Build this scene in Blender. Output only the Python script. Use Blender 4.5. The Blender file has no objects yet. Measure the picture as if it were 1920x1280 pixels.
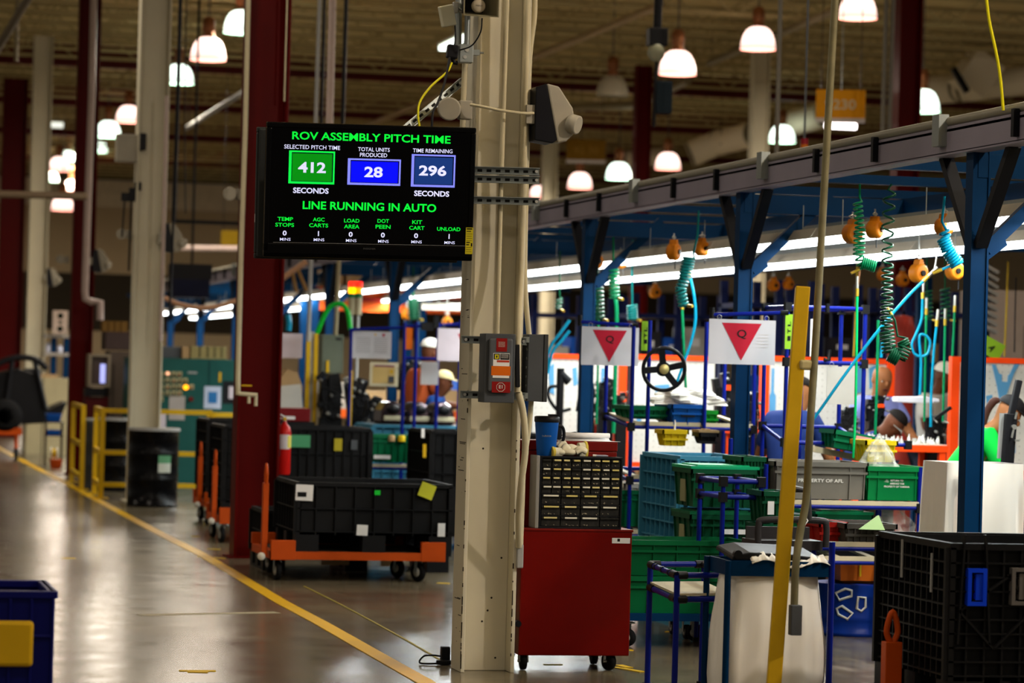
import bpy, math, random
from mathutils import Vector, Matrix, Euler
random.seed(7)
D=bpy.data; SC=bpy.context.scene; COL=SC.collection
R=math.radians; pi=math.pi
# ---------------------------------------------------------------- camera
FPX=5800.0; EYE=1.65
YAW=math.atan(1310/FPX); PITCH=math.atan(55.4/FPX); ROLL=.027
cam=D.objects.new('camera',D.cameras.new('camera')); COL.objects.link(cam); SC.camera=cam
CM=Matrix.Rotation(-YAW,3,'Z')@Matrix.Rotation(pi/2+PITCH,3,'X')@Matrix.Rotation(ROLL,3,'Z')
cam.location=(0,0,EYE); cam.rotation_euler=CM.to_euler()
cam.data.sensor_width=36; cam.data.lens=36*FPX/1920; cam.data.clip_end=400
cam.data.dof.use_dof=True; cam.data.dof.focus_distance=17.0; cam.data.dof.aperture_fstop=2.8
# ---------------------------------------------------------------- light and exposure
W=D.worlds.new('world'); SC.world=W; W.use_nodes=True
W.node_tree.nodes['Background'].inputs[0].default_value=(.95,.86,.72,1)
W.node_tree.nodes['Background'].inputs[1].default_value=.17
vs=SC.view_settings; vs.view_transform='Standard'; vs.look='None'; vs.gamma=1; vs.exposure=0.5; vs.use_curve_mapping=False
def lamp_light(loc,watt,col=(1,.86,.70),size=1.0,typ='AREA'):
    l=D.lights.new('light',typ); l.energy=watt; l.color=col
    if typ=='AREA': l.shape='DISK'; l.size=size
    else: l.shadow_soft_size=size
    o=D.objects.new('light',l); COL.objects.link(o); o.location=loc; return o
lamp_light((9.0,11.4,6.5),820,(1,.86,.74),.12,'POINT')
# the rows of high-bay lamps of the hall that hang outside the frame
for gy in (2,9,16,23,30,37):
    for gx in (-6,1,8,15,22):
        lamp_light((gx+.7,gy,6.9),58 if gx<12 else 40)
# ---------------------------------------------------------------- pixel helpers (1920x1280 frame -> world)
def P(px,py,d):
    return Vector((0,0,EYE))+d*(CM@Vector(((px-960)/FPX,-(py-640)/FPX,-1)))
def F(px,py,d,z=0):
    p=P(px,py,d); return Vector((p.x,p.y,z))
def G(px,py,z=0):
    r=CM@Vector(((px-960)/FPX,-(py-640)/FPX,-1)); return Vector((0,0,EYE))+r*((z-EYE)/r.z)
def S(px,d): return px*d/FPX
# ---------------------------------------------------------------- materials
MATS={}
def lin(c): return c/12.92 if c<=.04045 else ((c+.055)/1.055)**2.4
def rgb(h): return tuple(lin(int(h[i:i+2],16)/255) for i in (0,2,4))+(1,)
def mat(name,hexc,rough=.5,metal=0,var=.12,scale=6,emit=0,spec=None,alpha=1,trans=0,bump=0):
    if name in MATS: return MATS[name]
    m=D.materials.new(name); m.use_nodes=True; nt=m.node_tree; b=nt.nodes['Principled BSDF']
    c=rgb(hexc); b.inputs['Base Color'].default_value=c
    b.inputs['Roughness'].default_value=rough; b.inputs['Metallic'].default_value=metal
    b.inputs['Specular IOR Level'].default_value=.12
    if spec is not None: b.inputs['Specular IOR Level'].default_value=spec
    if alpha<1: b.inputs['Alpha'].default_value=alpha
    if trans: b.inputs['Transmission Weight'].default_value=trans
    if emit:
        b.inputs['Emission Color'].default_value=c; b.inputs['Emission Strength'].default_value=emit
    elif var:
        tc=nt.nodes.new('ShaderNodeTexCoord'); n=nt.nodes.new('ShaderNodeTexNoise'); n.inputs['Scale'].default_value=scale; n.inputs['Detail'].default_value=5
        nt.links.new(tc.outputs['Object'],n.inputs['Vector'])
        mx=nt.nodes.new('ShaderNodeMix'); mx.data_type='RGBA'
        mx.inputs['A'].default_value=tuple(max(0,v*(1-var*1.6)) for v in c[:3])+(1,); mx.inputs['B'].default_value=tuple(min(1,v*(1+var)) for v in c[:3])+(1,)
        nt.links.new(n.outputs['Fac'],mx.inputs['Factor']); nt.links.new(mx.outputs['Result'],b.inputs['Base Color'])
        mr=nt.nodes.new('ShaderNodeMapRange'); mr.inputs['To Min'].default_value=max(.03,rough-.08); mr.inputs['To Max'].default_value=min(1,rough+.1)
        nt.links.new(n.outputs['Fac'],mr.inputs['Value']); nt.links.new(mr.outputs['Result'],b.inputs['Roughness'])
        if bump:
            bp=nt.nodes.new('ShaderNodeBump'); bp.inputs['Strength'].default_value=bump; bp.inputs['Distance'].default_value=.01
            nt.links.new(n.outputs['Fac'],bp.inputs['Height']); nt.links.new(bp.outputs['Normal'],b.inputs['Normal'])
    MATS[name]=m; return m
# ---------------------------------------------------------------- mesh builder
class MB:
    def __init__(s,m=None): s.v=[];s.f=[];s.mi=[];s.sm=[];s.mats=[];s.cur=0;s.M=None;s.use(m)
    def use(s,m):
        if m is None: return s
        if m not in s.mats: s.mats.append(m)
        s.cur=s.mats.index(m); return s
    def add(s,vs,fs,smooth=False):
        o=len(s.v)
        if s.M is not None: vs=[s.M@Vector(v) for v in vs]
        s.v.extend(tuple(v) for v in vs)
        for f in fs: s.f.append(tuple(i+o for i in f)); s.mi.append(s.cur); s.sm.append(smooth)
        return s
    def box(s,x0,x1,y0,y1,z0,z1):
        return s.add([(x0,y0,z0),(x1,y0,z0),(x1,y1,z0),(x0,y1,z0),(x0,y0,z1),(x1,y0,z1),(x1,y1,z1),(x0,y1,z1)],
            [(0,3,2,1),(4,5,6,7),(0,1,5,4),(1,2,6,5),(2,3,7,6),(3,0,4,7)])
    def cb(s,c,sz,rot=(0,0,0)):
        m=Euler(rot).to_matrix(); c=Vector(c); h=[a/2 for a in sz]
        vs=[c+m@Vector((i*h[0],j*h[1],k*h[2])) for k in (-1,1) for i,j in ((-1,-1),(1,-1),(1,1),(-1,1))]
        return s.add(vs,[(0,3,2,1),(4,5,6,7),(0,1,5,4),(1,2,6,5),(2,3,7,6),(3,0,4,7)])
    def bar(s,p,q,w,h=None,up=(0,0,1)):
        h=h or w; p=Vector(p);q=Vector(q);d=(q-p).normalized();u=Vector(up)
        if abs(d.dot(u))>.98: u=Vector((0,1,0))
        r=d.cross(u).normalized();u=r.cross(d)
        vs=[a+r*i*w/2+u*j*h/2 for a in (p,q) for i,j in ((-1,-1),(1,-1),(1,1),(-1,1))]
        return s.add(vs,[(0,3,2,1),(4,5,6,7),(0,1,5,4),(1,2,6,5),(2,3,7,6),(3,0,4,7)])
    def tube(s,pts,r,n=8,closed=False,cap=True):
        pts=[Vector(p) for p in pts]; k=len(pts); vs=[];fs=[]; prev=None
        for i,p in enumerate(pts):
            a=pts[i-1] if (i>0 or closed) else p; b=pts[(i+1)%k] if (i<k-1 or closed) else p
            t=(b-a).normalized() if (b-a).length>1e-9 else Vector((0,0,1))
            if prev is None:
                u=Vector((0,0,1)) if abs(t.z)<.9 else Vector((1,0,0)); prev=t.cross(u).normalized()
            prev=(prev-t*prev.dot(t)).normalized(); w=t.cross(prev); rr=r[i] if isinstance(r,(list,tuple)) else r
            vs+=[p+(prev*math.cos(2*pi*j/n)+w*math.sin(2*pi*j/n))*rr for j in range(n)]
        for i in range(k if closed else k-1):
            for j in range(n):
                a=i*n+j;b=i*n+(j+1)%n;c=((i+1)%k)*n; fs.append((a,b,c+(j+1)%n,c+j))
        s.add(vs,fs,True)
        if cap and not closed: s.add(vs[:n],[tuple(range(n))[::-1]]); s.add(vs[-n:],[tuple(range(n))])
        return s
    def lathe(s,prof,c=(0,0,0),ax=(0,0,1),n=20,smooth=True,a0=0,a1=2*pi):
        ax=Vector(ax).normalized(); u=Vector((1,0,0)) if abs(ax.x)<.9 else Vector((0,1,0)); u=(u-ax*u.dot(ax)).normalized(); w=ax.cross(u); c=Vector(c); k=len(prof)
        full=abs(a1-a0-2*pi)<1e-6; m=n if full else n+1
        vs=[c+ax*z+(u*math.cos(a0+(a1-a0)*j/n)+w*math.sin(a0+(a1-a0)*j/n))*r for r,z in prof for j in range(m)]; fs=[]
        for i in range(k-1):
            for j in range(n): fs.append((i*m+j,i*m+(j+1)%m,(i+1)*m+(j+1)%m,(i+1)*m+j))
        s.add(vs,fs,smooth)
        if full:
            if prof[0][0]>1e-4: s.add(vs[:m],[tuple(range(m))[::-1]])
            if prof[-1][0]>1e-4: s.add(vs[-m:],[tuple(range(m))])
        return s
    def cyl(s,p,q,r,n=14):
        p=Vector(p);q=Vector(q); return s.lathe([(r,0),(r,(q-p).length)],p,q-p,n)
    def ell(s,c,r,n=14,k=8,rot=(0,0,0)):
        m=Euler(rot).to_matrix(); c=Vector(c); vs=[];fs=[]
        for i in range(k+1):
            t=pi*i/k
            for j in range(n): a=2*pi*j/n; vs.append(c+m@Vector((r[0]*math.sin(t)*math.cos(a),r[1]*math.sin(t)*math.sin(a),-r[2]*math.cos(t))))
        for i in range(k):
            for j in range(n): fs.append((i*n+j,i*n+(j+1)%n,(i+1)*n+(j+1)%n,(i+1)*n+j))
        return s.add(vs,fs,True)
    def prism(s,poly,o,u,v,depth):
        """polygon (a,b) in plane o+a*u+b*v extruded by depth vector"""
        o=Vector(o);u=Vector(u);v=Vector(v);d=Vector(depth);n=len(poly)
        A=[o+u*a+v*b for a,b in poly]; B=[p+d for p in A]
        return s.add(A+B,[tuple(range(n))]+[tuple(range(2*n-1,n-1,-1))]+[(i,i+n,(i+1)%n+n,(i+1)%n) for i in range(n)])
    def quad(s,a,b,c,d): return s.add([a,b,c,d],[(0,1,2,3)])
    def text(s,t,c,u,v,h,w=None,bold=.012,align='C'):
        """caps text centred at c; u,v unit vectors right/up; h cap height, w width to fit"""
        vs,fs=glyphs(t,bold); x0=min(p[0] for p in vs);x1=max(p[0] for p in vs);y0=min(p[1] for p in vs);y1=max(p[1] for p in vs)
        sy=h/(y1-y0); sx=(w/(x1-x0)) if w else sy; c=Vector(c);u=Vector(u);v=Vector(v); ox=(x0+x1)/2 if align=='C' else x0
        return s.add([c+u*(p[0]-ox)*sx+v*(p[1]-(y0+y1)/2)*sy for p in vs],fs)
    def frame(s,x0,x1,z0,z1,t,y0,y1):
        for b in ((x0,x1,z1-t,z1),(x0,x1,z0,z0+t),(x0,x0+t,z0+t,z1-t),(x1-t,x1,z0+t,z1-t)): s.box(b[0],b[1],y0,y1,b[2],b[3])
        return s
    def build(s,name,m=None,parent=None,bev=0,label=None,**k):
        me=D.meshes.new(name); me.from_pydata(s.v,[],s.f)
        for x in (s.mats or [m]): me.materials.append(x)
        me.polygons.foreach_set('material_index',s.mi); me.polygons.foreach_set('use_smooth',s.sm); me.update()
        o=D.objects.new(name,me); COL.objects.link(o)
        if parent: o.parent=parent
        if bev:
            b=o.modifiers.new('bevel','BEVEL'); b.width=bev; b.segments=2; b.limit_method='ANGLE'; b.angle_limit=R(40)
        if label: o['label']=label
        for a,x in k.items(): o[a]=x
        return o
GL={}
def glyphs(t,bold):
    if (t,bold) in GL: return GL[t,bold]
    c=D.curves.new('t','FONT'); c.body=t; c.size=1; c.offset=bold; c.resolution_u=3
    o=D.objects.new('t',c); COL.objects.link(o); dg=bpy.context.evaluated_depsgraph_get(); dg.update()
    me=D.meshes.new_from_object(o.evaluated_get(dg)); r=([tuple(v.co) for v in me.vertices],[tuple(p.vertices) for p in me.polygons])
    D.objects.remove(o); D.curves.remove(c); D.meshes.remove(me); GL[t,bold]=r; return r
def T(name,label,cat,loc=(0,0,0),rz=0,group=None):
    o=D.objects.new(name,None); COL.objects.link(o); o.location=loc; o.rotation_euler=(0,0,rz); o.empty_display_size=.1
    return tag(o,label,cat,group)
def tag(o,label,cat,group=None):
    o['label']=label; o['category']=cat
    if group: o['group']=group
    o['kind']='thing'; return o
def st(o): o['kind']='structure'; return o
def dup(r,loc,rz=None,label=None,group=None):
    n=r.copy(); COL.objects.link(n); n.location=loc
    if rz is not None: n.rotation_euler=(0,0,rz)
    if label: n['label']=label
    if group: n['group']=group
    def rec(a,b):
        for ch in list(a.children):
            c=ch.copy(); COL.objects.link(c); c.parent=b; rec(ch,c)
    rec(r,n); return n
X=Vector((1,0,0));Y=Vector((0,1,0));Zv=Vector((0,0,1))
def helix(p0,p1,r,turns,n=10):
    p0=Vector(p0);p1=Vector(p1);ax=(p1-p0).normalized();u=Vector((1,0,0)) if abs(ax.x)<.9 else Vector((0,0,1));u=(u-ax*u.dot(ax)).normalized();w=ax.cross(u)
    k=int(turns*n); return [p0.lerp(p1,i/k)+(u*math.cos(2*pi*i/n)+w*math.sin(2*pi*i/n))*r for i in range(k+1)]
def arc(pts,n=6):
    """smooth curve (Catmull-Rom) through points"""
    pts=[Vector(p) for p in pts]; q=[pts[0]*2-pts[1]]+pts+[pts[-1]*2-pts[-2]]; out=[]
    for i in range(1,len(q)-2):
        a,b,c,d=q[i-1:i+3]
        for j in range(n):
            t=j/n; out.append(.5*((2*b)+(c-a)*t+(2*a-5*b+4*c-d)*t*t+(3*b-a-3*c+d)*t**3))
    return out+[pts[-1]]
# palette
M_cream=None
WHT=mat('painted_white','e6e2d8',.45); BLK=mat('black_plastic','17171a',.42,var=.2); BLKM=mat('black_bin_plastic','131314',.5,var=.2)
RUB=mat('rubber','0e0e0f',.7); STEEL=mat('steel','b4b4ae',.35,.9); GALV=mat('galvanised','8f9592',.45,.8); GREY=mat('grey_paint','4c4f52',.45)
LGREY=mat('light_grey','9a9a97',.5); ORG=mat('orange_paint','b8470c',.45); ORR=mat('orange_red_frame','ff4a12',.4); BLU=mat('blue_beam','00294c',.5,spec=.06)
PIPE=mat('blue_pipe','0a1a78',.3); YEL=mat('yellow_paint','cfa618',.45); RED=mat('red_paint','6a0f08',.4); REDT=mat('red_cabinet','680802',.32,spec=.12)
GRN=mat('green_tote','00603a',.45); GRNL=mat('green_lid','0c9c66',.4); LBL=mat('light_blue_crate','3b7f9c',.5); PAP=mat('paper','e4e2df',.7,var=.04); JNT=mat('black_joint','121214',.45)
HGRN=mat('green_hose','067a4c',.3); DGRN=mat('dark_green_hose','064028',.3); CYN=mat('cyan_hose','0584a8',.3); BRASS=mat('brass','c8a83c',.3,.7); YHOSE=mat('yellow_cable','d0c814',.4)
BALO=mat('orange_balancer','b0650c',.5); SKD=mat('dark_skin','5a3320',.5,var=.05); SKL=mat('brown_skin','8c5a38',.45,var=.05); NAVY=mat('navy_cloth','24356b',.8); INK=mat('black_ink','101010',.6,var=0)
TEAL=mat('teal_cabinet','194d47',.45); TAN=mat('cardboard','a98b63',.8); BAG=mat('white_bag','f0ece2',.5,var=.03,scale=3); CLEAR=mat('clear_plastic','dcdcd6',.25,var=.1,alpha=.55); BLUB=mat('blue_bin','0d4d9c',.4); YBIN=mat('yellow_bin','d4b413',.45)
GRYB=mat('grey_tote','6a665e',.5); BEIGE=mat('beige_track','b9ad90',.5)
# ================================================================ setting
def floor_mat():
    m=D.materials.new('polished_concrete'); m.use_nodes=True; nt=m.node_tree; b=nt.nodes['Principled BSDF']; L=nt.links.new
    tc=nt.nodes.new('ShaderNodeTexCoord'); mp=nt.nodes.new('ShaderNodeMapping'); mp.inputs['Scale'].default_value=(.5,.28,1); L(tc.outputs['Object'],mp.inputs['Vector'])
    n=nt.nodes.new('ShaderNodeTexNoise'); n.inputs['Scale'].default_value=1.6; n.inputs['Detail'].default_value=9; n.inputs['Roughness'].default_value=.65; L(mp.outputs['Vector'],n.inputs['Vector'])
    cr=nt.nodes.new('ShaderNodeValToRGB'); cr.color_ramp.elements[0].position=.3; cr.color_ramp.elements[0].color=rgb('3d362c'); cr.color_ramp.elements[1].position=.72; cr.color_ramp.elements[1].color=rgb('766a52')
    L(n.outputs['Fac'],cr.inputs['Fac']); L(cr.outputs['Color'],b.inputs['Base Color'])
    n2=nt.nodes.new('ShaderNodeTexNoise'); n2.inputs['Scale'].default_value=3; n2.inputs['Detail'].default_value=6; L(tc.outputs['Object'],n2.inputs['Vector'])
    mr=nt.nodes.new('ShaderNodeMapRange'); mr.inputs['To Min'].default_value=.12; mr.inputs['To Max'].default_value=.30; L(n2.outputs['Fac'],mr.inputs['Value']); L(mr.outputs['Result'],b.inputs['Roughness'])
    b.inputs['Specular IOR Level'].default_value=.36
    return m
st(MB(floor_mat()).box(-25,60,-8,112,-.2,0).build('floor'))
DECK=mat('roof_deck','dccb98',.7,scale=.8,var=.18); JOIST=mat('roof_joist','aa9c70',.6,var=.1); GIRD=mat('red_girder','5a1712',.5); WALLM=mat('painted_block_wall','c2ad8a',.8,scale=.3)
b=MB(DECK); zc=8.0
for i in range(0,250):
    y=-8+i*.48; b.box(-25,60,y,y+.24,zc,zc+.3); b.box(-25,60,y+.24,y+.48,zc+.09,zc+.3)
st(b.build('ceiling'))
for i in range(34):
    y=48+i*1.55; b=MB(JOIST); b.box(-6,46,y-.03,y+.03,zc-.06,zc); b.box(-6,46,y-.04,y+.04,zc-.52,zc-.46)
    x=-6; k=0
    while x<46: b.bar((x,y,zc-.05 if k%2 else zc-.5),(x+.6,y,zc-.5 if k%2 else zc-.05),.03); x+=.6;k+=1
    st(b.build('ceiling_joist'))
for y in (61,70.5,80,90):
    b=MB(GIRD); b.box(-8,50,y-.1,y+.1,zc-.62,zc-.58); b.box(-8,50,y-.1,y+.1,zc-.25,zc-.2); b.box(-8,50,y-.012,y+.012,zc-.6,zc-.2); st(b.build('ceiling_beam'))
YW=101
st(MB(WALLM).box(-25,60,YW,YW+.3,0,zc+.3).build('wall_back'))
WB=mat('wall_band','e0d2b6',.8); DKB=mat('dark_wall_band','3c352a',.8)
st(MB(WB).box(-25,60,YW-.06,YW,6.62,7.5).build('trim_1')); st(MB(DKB).box(-25,60,YW-.08,YW,7.5,8.0).build('trim_2')); st(MB(DKB).box(-25,60,YW-.06,YW,2.6,4.45).build('trim_3'))
# yellow lane stripe and floor tape
STRIPE=mat('stripe_paint','d0a012',.4,scale=14,var=.18)
def strip(pts,w,name,m=STRIPE,z=.004):
    b=MB(m); L=[];Rr=[]
    for i,p in enumerate(pts):
        a=pts[max(0,i-1)];c=pts[min(len(pts)-1,i+1)];t=(c-a).normalized();nn=Vector((-t.y,t.x,0)); L.append(p+nn*w/2);Rr.append(p-nn*w/2)
    for i in range(len(pts)-1):
        b.add([(q.x,q.y,z) for q in (Rr[i],Rr[i+1],L[i+1],L[i])]+[(q.x,q.y,.0005) for q in (Rr[i],Rr[i+1],L[i+1],L[i])],[(0,1,2,3),(0,4,5,1),(2,6,7,3),(1,5,6,2),(3,7,4,0)])
    return b.build(name)
lane=[G(x,y) for x,y in ((840,1304),(792,1276),(700,1224),(600,1167),(530,1130),(460,1088),(385,1043),(300,1000),(215,955),(130,909),(60,873),(0,841),(-120,777))]
st(strip(lane,.105,'floor_stripe'))
st(strip([G(x,y) for x,y in ((830,1240),(760,1199),(700,1166),(640,1134),(570,1099))],.012,'floor_chalk_line',mat('thin_stripe','8f7d2a',.6)))
for k,(pts,w) in enumerate([([(336,1257.5),(404,1258)],.05),([(352,1259.5),(390,1260.5)],.05),([(117,1046.5),(141,1046.5)],.05),([(1152,1251),(1206,1260)],.05),([(1160,1247),(1180,1252)],.05),([(1249,1184),(1265,1185)],.05),([(1282,1172),(1300,1176)],.05),([(1020,1246),(1054,1246)],.03),([(1178,1219),(1186,1219)],.04),([(1328,1222),(1350,1222)],.04),([(820,1093),(842,1094)],.05),([(372,1043),(420,1047)],.04),([(390,1029),(412,1030)],.04),([(362,1005),(372,1006)],.05)]):
    st(strip([G(*p) for p in pts],w,'floor_tape',mat('tape','d6ae16',.5)))
st(strip([G(262,1153),(G(400,1150)),G(520,1148)],.12,'floor_worn_patch',mat('worn_tape','9a8f70',.5),z=.002))
# ================================================================ building columns
CREAM=mat('cream_paint','ccc5ad',.5,scale=3,var=.07); CHIP=mat('bare_chipped_steel','2a241c',.8); CRED=mat('oxblood_column','520705',.4,scale=2,var=.12,spec=.05)
def column(name,label,px,py,d,m,w=.31,dp=.26,h=7.45,flip=False):
    c=F(px,py,d); o=T(name,label,'column',(c.x,c.y+dp/2,0)); b=MB(m); t=.022
    if not flip:
        b.box(-w/2,-w/2+t,-dp/2,dp/2,0,h); b.box(w/2-t,w/2,-dp/2,dp/2,0,h); b.box(-w/2+t,w/2-t,-.008,.008,0,h)
    b.build('beam_shaft',None,o,.004); MB(m).box(-w/2-.05,w/2+.05,-dp/2-.05,dp/2+.05,.0,.012).build('base_plate',None,o) if d>20 else None
    return o
COLF=column('steel_column','cream painted steel column carrying the lit display and a grey disconnect switch',913.5,1258,16.9,CREAM,w=.30,h=8.0)
b=MB(CHIP)
for s in (-1,1):
    for i in range(34 if s<0 else 22):
        z=random.choice([random.uniform(.02,.6),random.uniform(.02,1.6)]); b.box(s*.15-.0025 if s<0 else .128-.001,s*.15+.003 if s<0 else .133,-.1312,-.1295,z,z+random.uniform(.004,.03))
b.box(-.1515,-.146,-.1315,-.129,.2,.275); b.box(-.1515,-.145,-.1315,-.129,.02,.1)
for x,z in ((.04,.40),(-.01,.27),(.09,.62),(.07,.07),(.02,.33),(-.03,1.22)): b.lathe([(.006,0),(.004,.003)],(x,-.0078,z),(0,-1,0),8)
for i in range(26):
    z=random.uniform(.1,2.2); b.box(-.1508,-.1495,random.uniform(-.12,.08),random.uniform(-.12,.08)+.012,z,z+.004)
b.build('chip_marking',None,COLF)
column('steel_column','oxblood red steel column with a fire extinguisher and white pipe beside it',478,1052,26.3,CRED,w=.37,dp=.3)
column('steel_column','cream steel column rising behind the black drum',268,945,36.4,CREAM,w=.36,dp=.3)
column('steel_column','dark red steel column with a white pipe and elbow, by the yellow gate',146,897,44.4,CRED,w=.31,dp=.3)
column('steel_column','pale ribbed column standing beyond the black buggy',61,845,55.5,CREAM,w=.34,dp=.3)
column('steel_column','wide dark red column at the edge of the aisle, farthest up the row',12,820,64,CRED,w=.5,dp=.4)
column('steel_column','dark red column above the blue overhead frame, beside the 9230 sign',1708,120,39,CRED,w=.3)
column('steel_column','cream column rising behind the overhead frame near the second dome lamp',1428,200,54,CREAM,w=.3)
column('steel_column','dark red column between the small yellow sign and a dome lamp',1207,250,58,CRED,w=.3)
column('steel_column','pale column glimpsed just behind the twin emergency light',1032,350,69,CREAM,w=.32)
# ================================================================ dome lamps
def dome_mat(name,hexc,lo,hi):
    m=mat(name,hexc,.3,emit=1); nt=m.node_tree; tc=nt.nodes.new('ShaderNodeTexCoord'); sp=nt.nodes.new('ShaderNodeSeparateXYZ'); mr=nt.nodes.new('ShaderNodeMapRange'); mr.inputs['From Min'].default_value=.0; mr.inputs['From Max'].default_value=.16; mr.inputs['To Min'].default_value=lo; mr.inputs['To Max'].default_value=hi
    nt.links.new(tc.outputs['Object'],sp.inputs[0]); nt.links.new(sp.outputs['Z'],mr.inputs['Value']); nt.links.new(mr.outputs['Result'],nt.nodes['Principled BSDF'].inputs['Emission Strength']); return m
DOMEP=dome_mat('lit_dome_warm','ffd6c8',.62,1.9); DOMEG=dome_mat('lit_dome_cool','ecfff0',.75,2.0); DOMEU=mat('unlit_dome','b8b09a',.25,alpha=.6); COPPER=mat('lamp_neck','8a5a3a',.4,.6)
def dome(px,py,w,label,m=DOMEP,on=True,stem=True):
    d=min(86,.56*FPX/w); c=P(px,py,d); o=T('high_bay_lamp',label,'ceiling lamp',c,0,'dome lamps under the roof'); r=S(w/2,d)
    b=MB(m); k=r/.28; b.lathe([(r,0),(r*.99,.06*k),(r*.93,.15*k),(r*.82,.24*k),(r*.66,.31*k),(r*.45,.35*k),(r*.3,.36*k)],n=28); b.lathe([(r,0),(r*.95,.012),(0.01,.02)],n=28)
    b.build('shade',None,o)
    MB(COPPER).lathe([(.09*k,.35*k),(.1*k,.40),(.075*k,.43),(.1*k,.46),(.1*k,.62),(.06*k,.68)],n=14).build('ballast_housing',None,o)
    if stem: MB(GREY).tube([(0,0,.66),(0,0,max(.7,zc-c.z))],.012,6).build('hanging_stem',None,o)
    if on:
        l=lamp_light((0,0,-.06),185,size=1.5); l.parent=o
for a in [(452,62,66,'white dome lamp partly hidden by the big red column',DOMEG),(390,113,67,'large pinkish dome lamp hanging between the cream and red columns',DOMEP),(335,157,56,'bright dome lamp crossed by a dark hanging cable',DOMEG),
    (241,229,48,'dome lamp tucked against the cream column, beside two others',DOMEP),(203,257,47,'rounded white dome lamp above the grey junction box',DOMEG),(184,285,34,'small dome lamp just below the rounded white one',DOMEG),(127,302,30,'small bright lamp overlapping a warm one near the dark red column',DOMEG),
    (111,320,40,'warm dome lamp beside the dark red column with the white pipe',DOMEP),(97,340,26,'smallest lamp, under the warm lamp by the pale ribbed column',DOMEG),(117,394,42,'low warm lamp seen just under the horizontal beige pipe',DOMEP),(134,357,30,'lamp sliver showing between beige pipe and dark red column',DOMEP),
    (1270,140,70,'broad dome lamp beside the hanging black pulley block',DOMEP),(1421,93,66,'pink dome lamp in front of the cream column over the frame',DOMEP),(1608,35,72,'dome lamp cut by the top of the picture, by the tall conduit',DOMEP),
    (1160,336,49,'cool white dome lamp right beside the dark red middle column',DOMEG),(1087,353,46,'warm dome lamp below the small dim yellow sign',DOMEP),(1252,317,48,'dome lamp low over the overhead frame, under the big black pulley',DOMEP),(1466,267,50,'greenish white dome lamp beside the 9230 sign',DOMEG),
    (1010,370,34,'lamp peeking out beside the unistrut rails of the display column',DOMEP),(1729,210,66,'dome lamp half behind the red column beside the 9230 sign',DOMEG)]:
    dome(*a)
dome(1148,181,62,'unlit clear dome lamp hanging above the small dim yellow sign',DOMEU,False)
# ================================================================ blue overhead frame
GX=P(1825,700,17.3).x; YG0=P(1825,700,17.3).y; GS=4.44; ZR=3.13
fr=T('overhead_frame','long blue steel overhead frame with grey rails running over the assembly line','steel frame',(GX,YG0,0))
RAILM=mat('grey_rail','8d8796',.5,.3,scale=2,var=.2); DKB2=mat('dark_blue_steel','16203a',.5); DRKST=mat('dark_steel','0c0e14',.5); CONDG=mat('grey_conduit','8d8a7c',.5,.3)
b=MB(BLU)
for i in range(-1,11):
    b=MB(BLU); y=i*GS; w=.105
    b.use(RAILM if False else BLU); b.box(-w/2,-w/2+.012,y-.055,y+.055,0,ZR-.02); b.box(w/2-.012,w/2,y-.055,y+.055,0,ZR-.02); b.box(-w/2+.01,w/2-.01,y-.045,y-.03,0,ZR-.02)
    b.box(-.11,.11,y-.11,y+.11,0,.012); b.build('post',None,fr)
    for s in (-1,1): MB(DRKST).bar((0,y+s*.06,2.42),(0,y+s*.52,2.95),.07,.05).build('brace',None,fr)
    q=MB(BLU); q.bar((.05,y,2.40),(.62,y,2.95),.06,.07); q.prism([(0,0),(.13,.1),(.1,.17),(0,.12)],(.05,y-.01,2.33),X,Zv,(0,.02,0)); q.build('brace',None,fr)
    MB(BLU).box(-.02,4.2,y-.05,y+.05,2.80,2.93).build('cross_beam',None,fr)
y0,y1=-GS,10.4*GS
b=MB(RAILM); b.box(-.10,-.085,y0,y1,2.95,3.10); b.box(-.10,.02,y0,y1,2.94,2.955); b.box(-.10,.02,y0,y1,3.07,3.085); b.build('rail',None,fr)
MB(CONDG).tube([(-.08,y0,3.13),(-.08,y1,3.13)],.028,8).build('conduit',None,fr)
for i in range(-4,40):
    b=MB(DRKST); y=i*1.12+.3; b.box(-.135,-.098,y-.02,y+.02,2.97,3.12) if i%3 else b.use(GALV).box(-.15,-.09,y-.055,y+.055,2.99,3.17); b.build('clamp',None,fr)
for x,z,m in ((1.2,2.82,BLU),(2.6,2.86,BLU),(4.1,2.84,BLU)):
    MB(m).box(x-.05,x+.05,y0,y1,z,z+.12).build('long_beam',None,fr)
MB(GALV).box(.55,.62,y0,y1,2.66,2.74).build('tool_rail',None,fr); MB(GALV).box(1.75,1.82,y0,y1,2.70,2.78).build('tool_rail',None,fr)
for i in range(-2,33):
    MB(BLU).box(-.02,4.1,i*1.48+.45,i*1.48+.56,2.97,3.03).build('purlin',None,fr)
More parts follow.
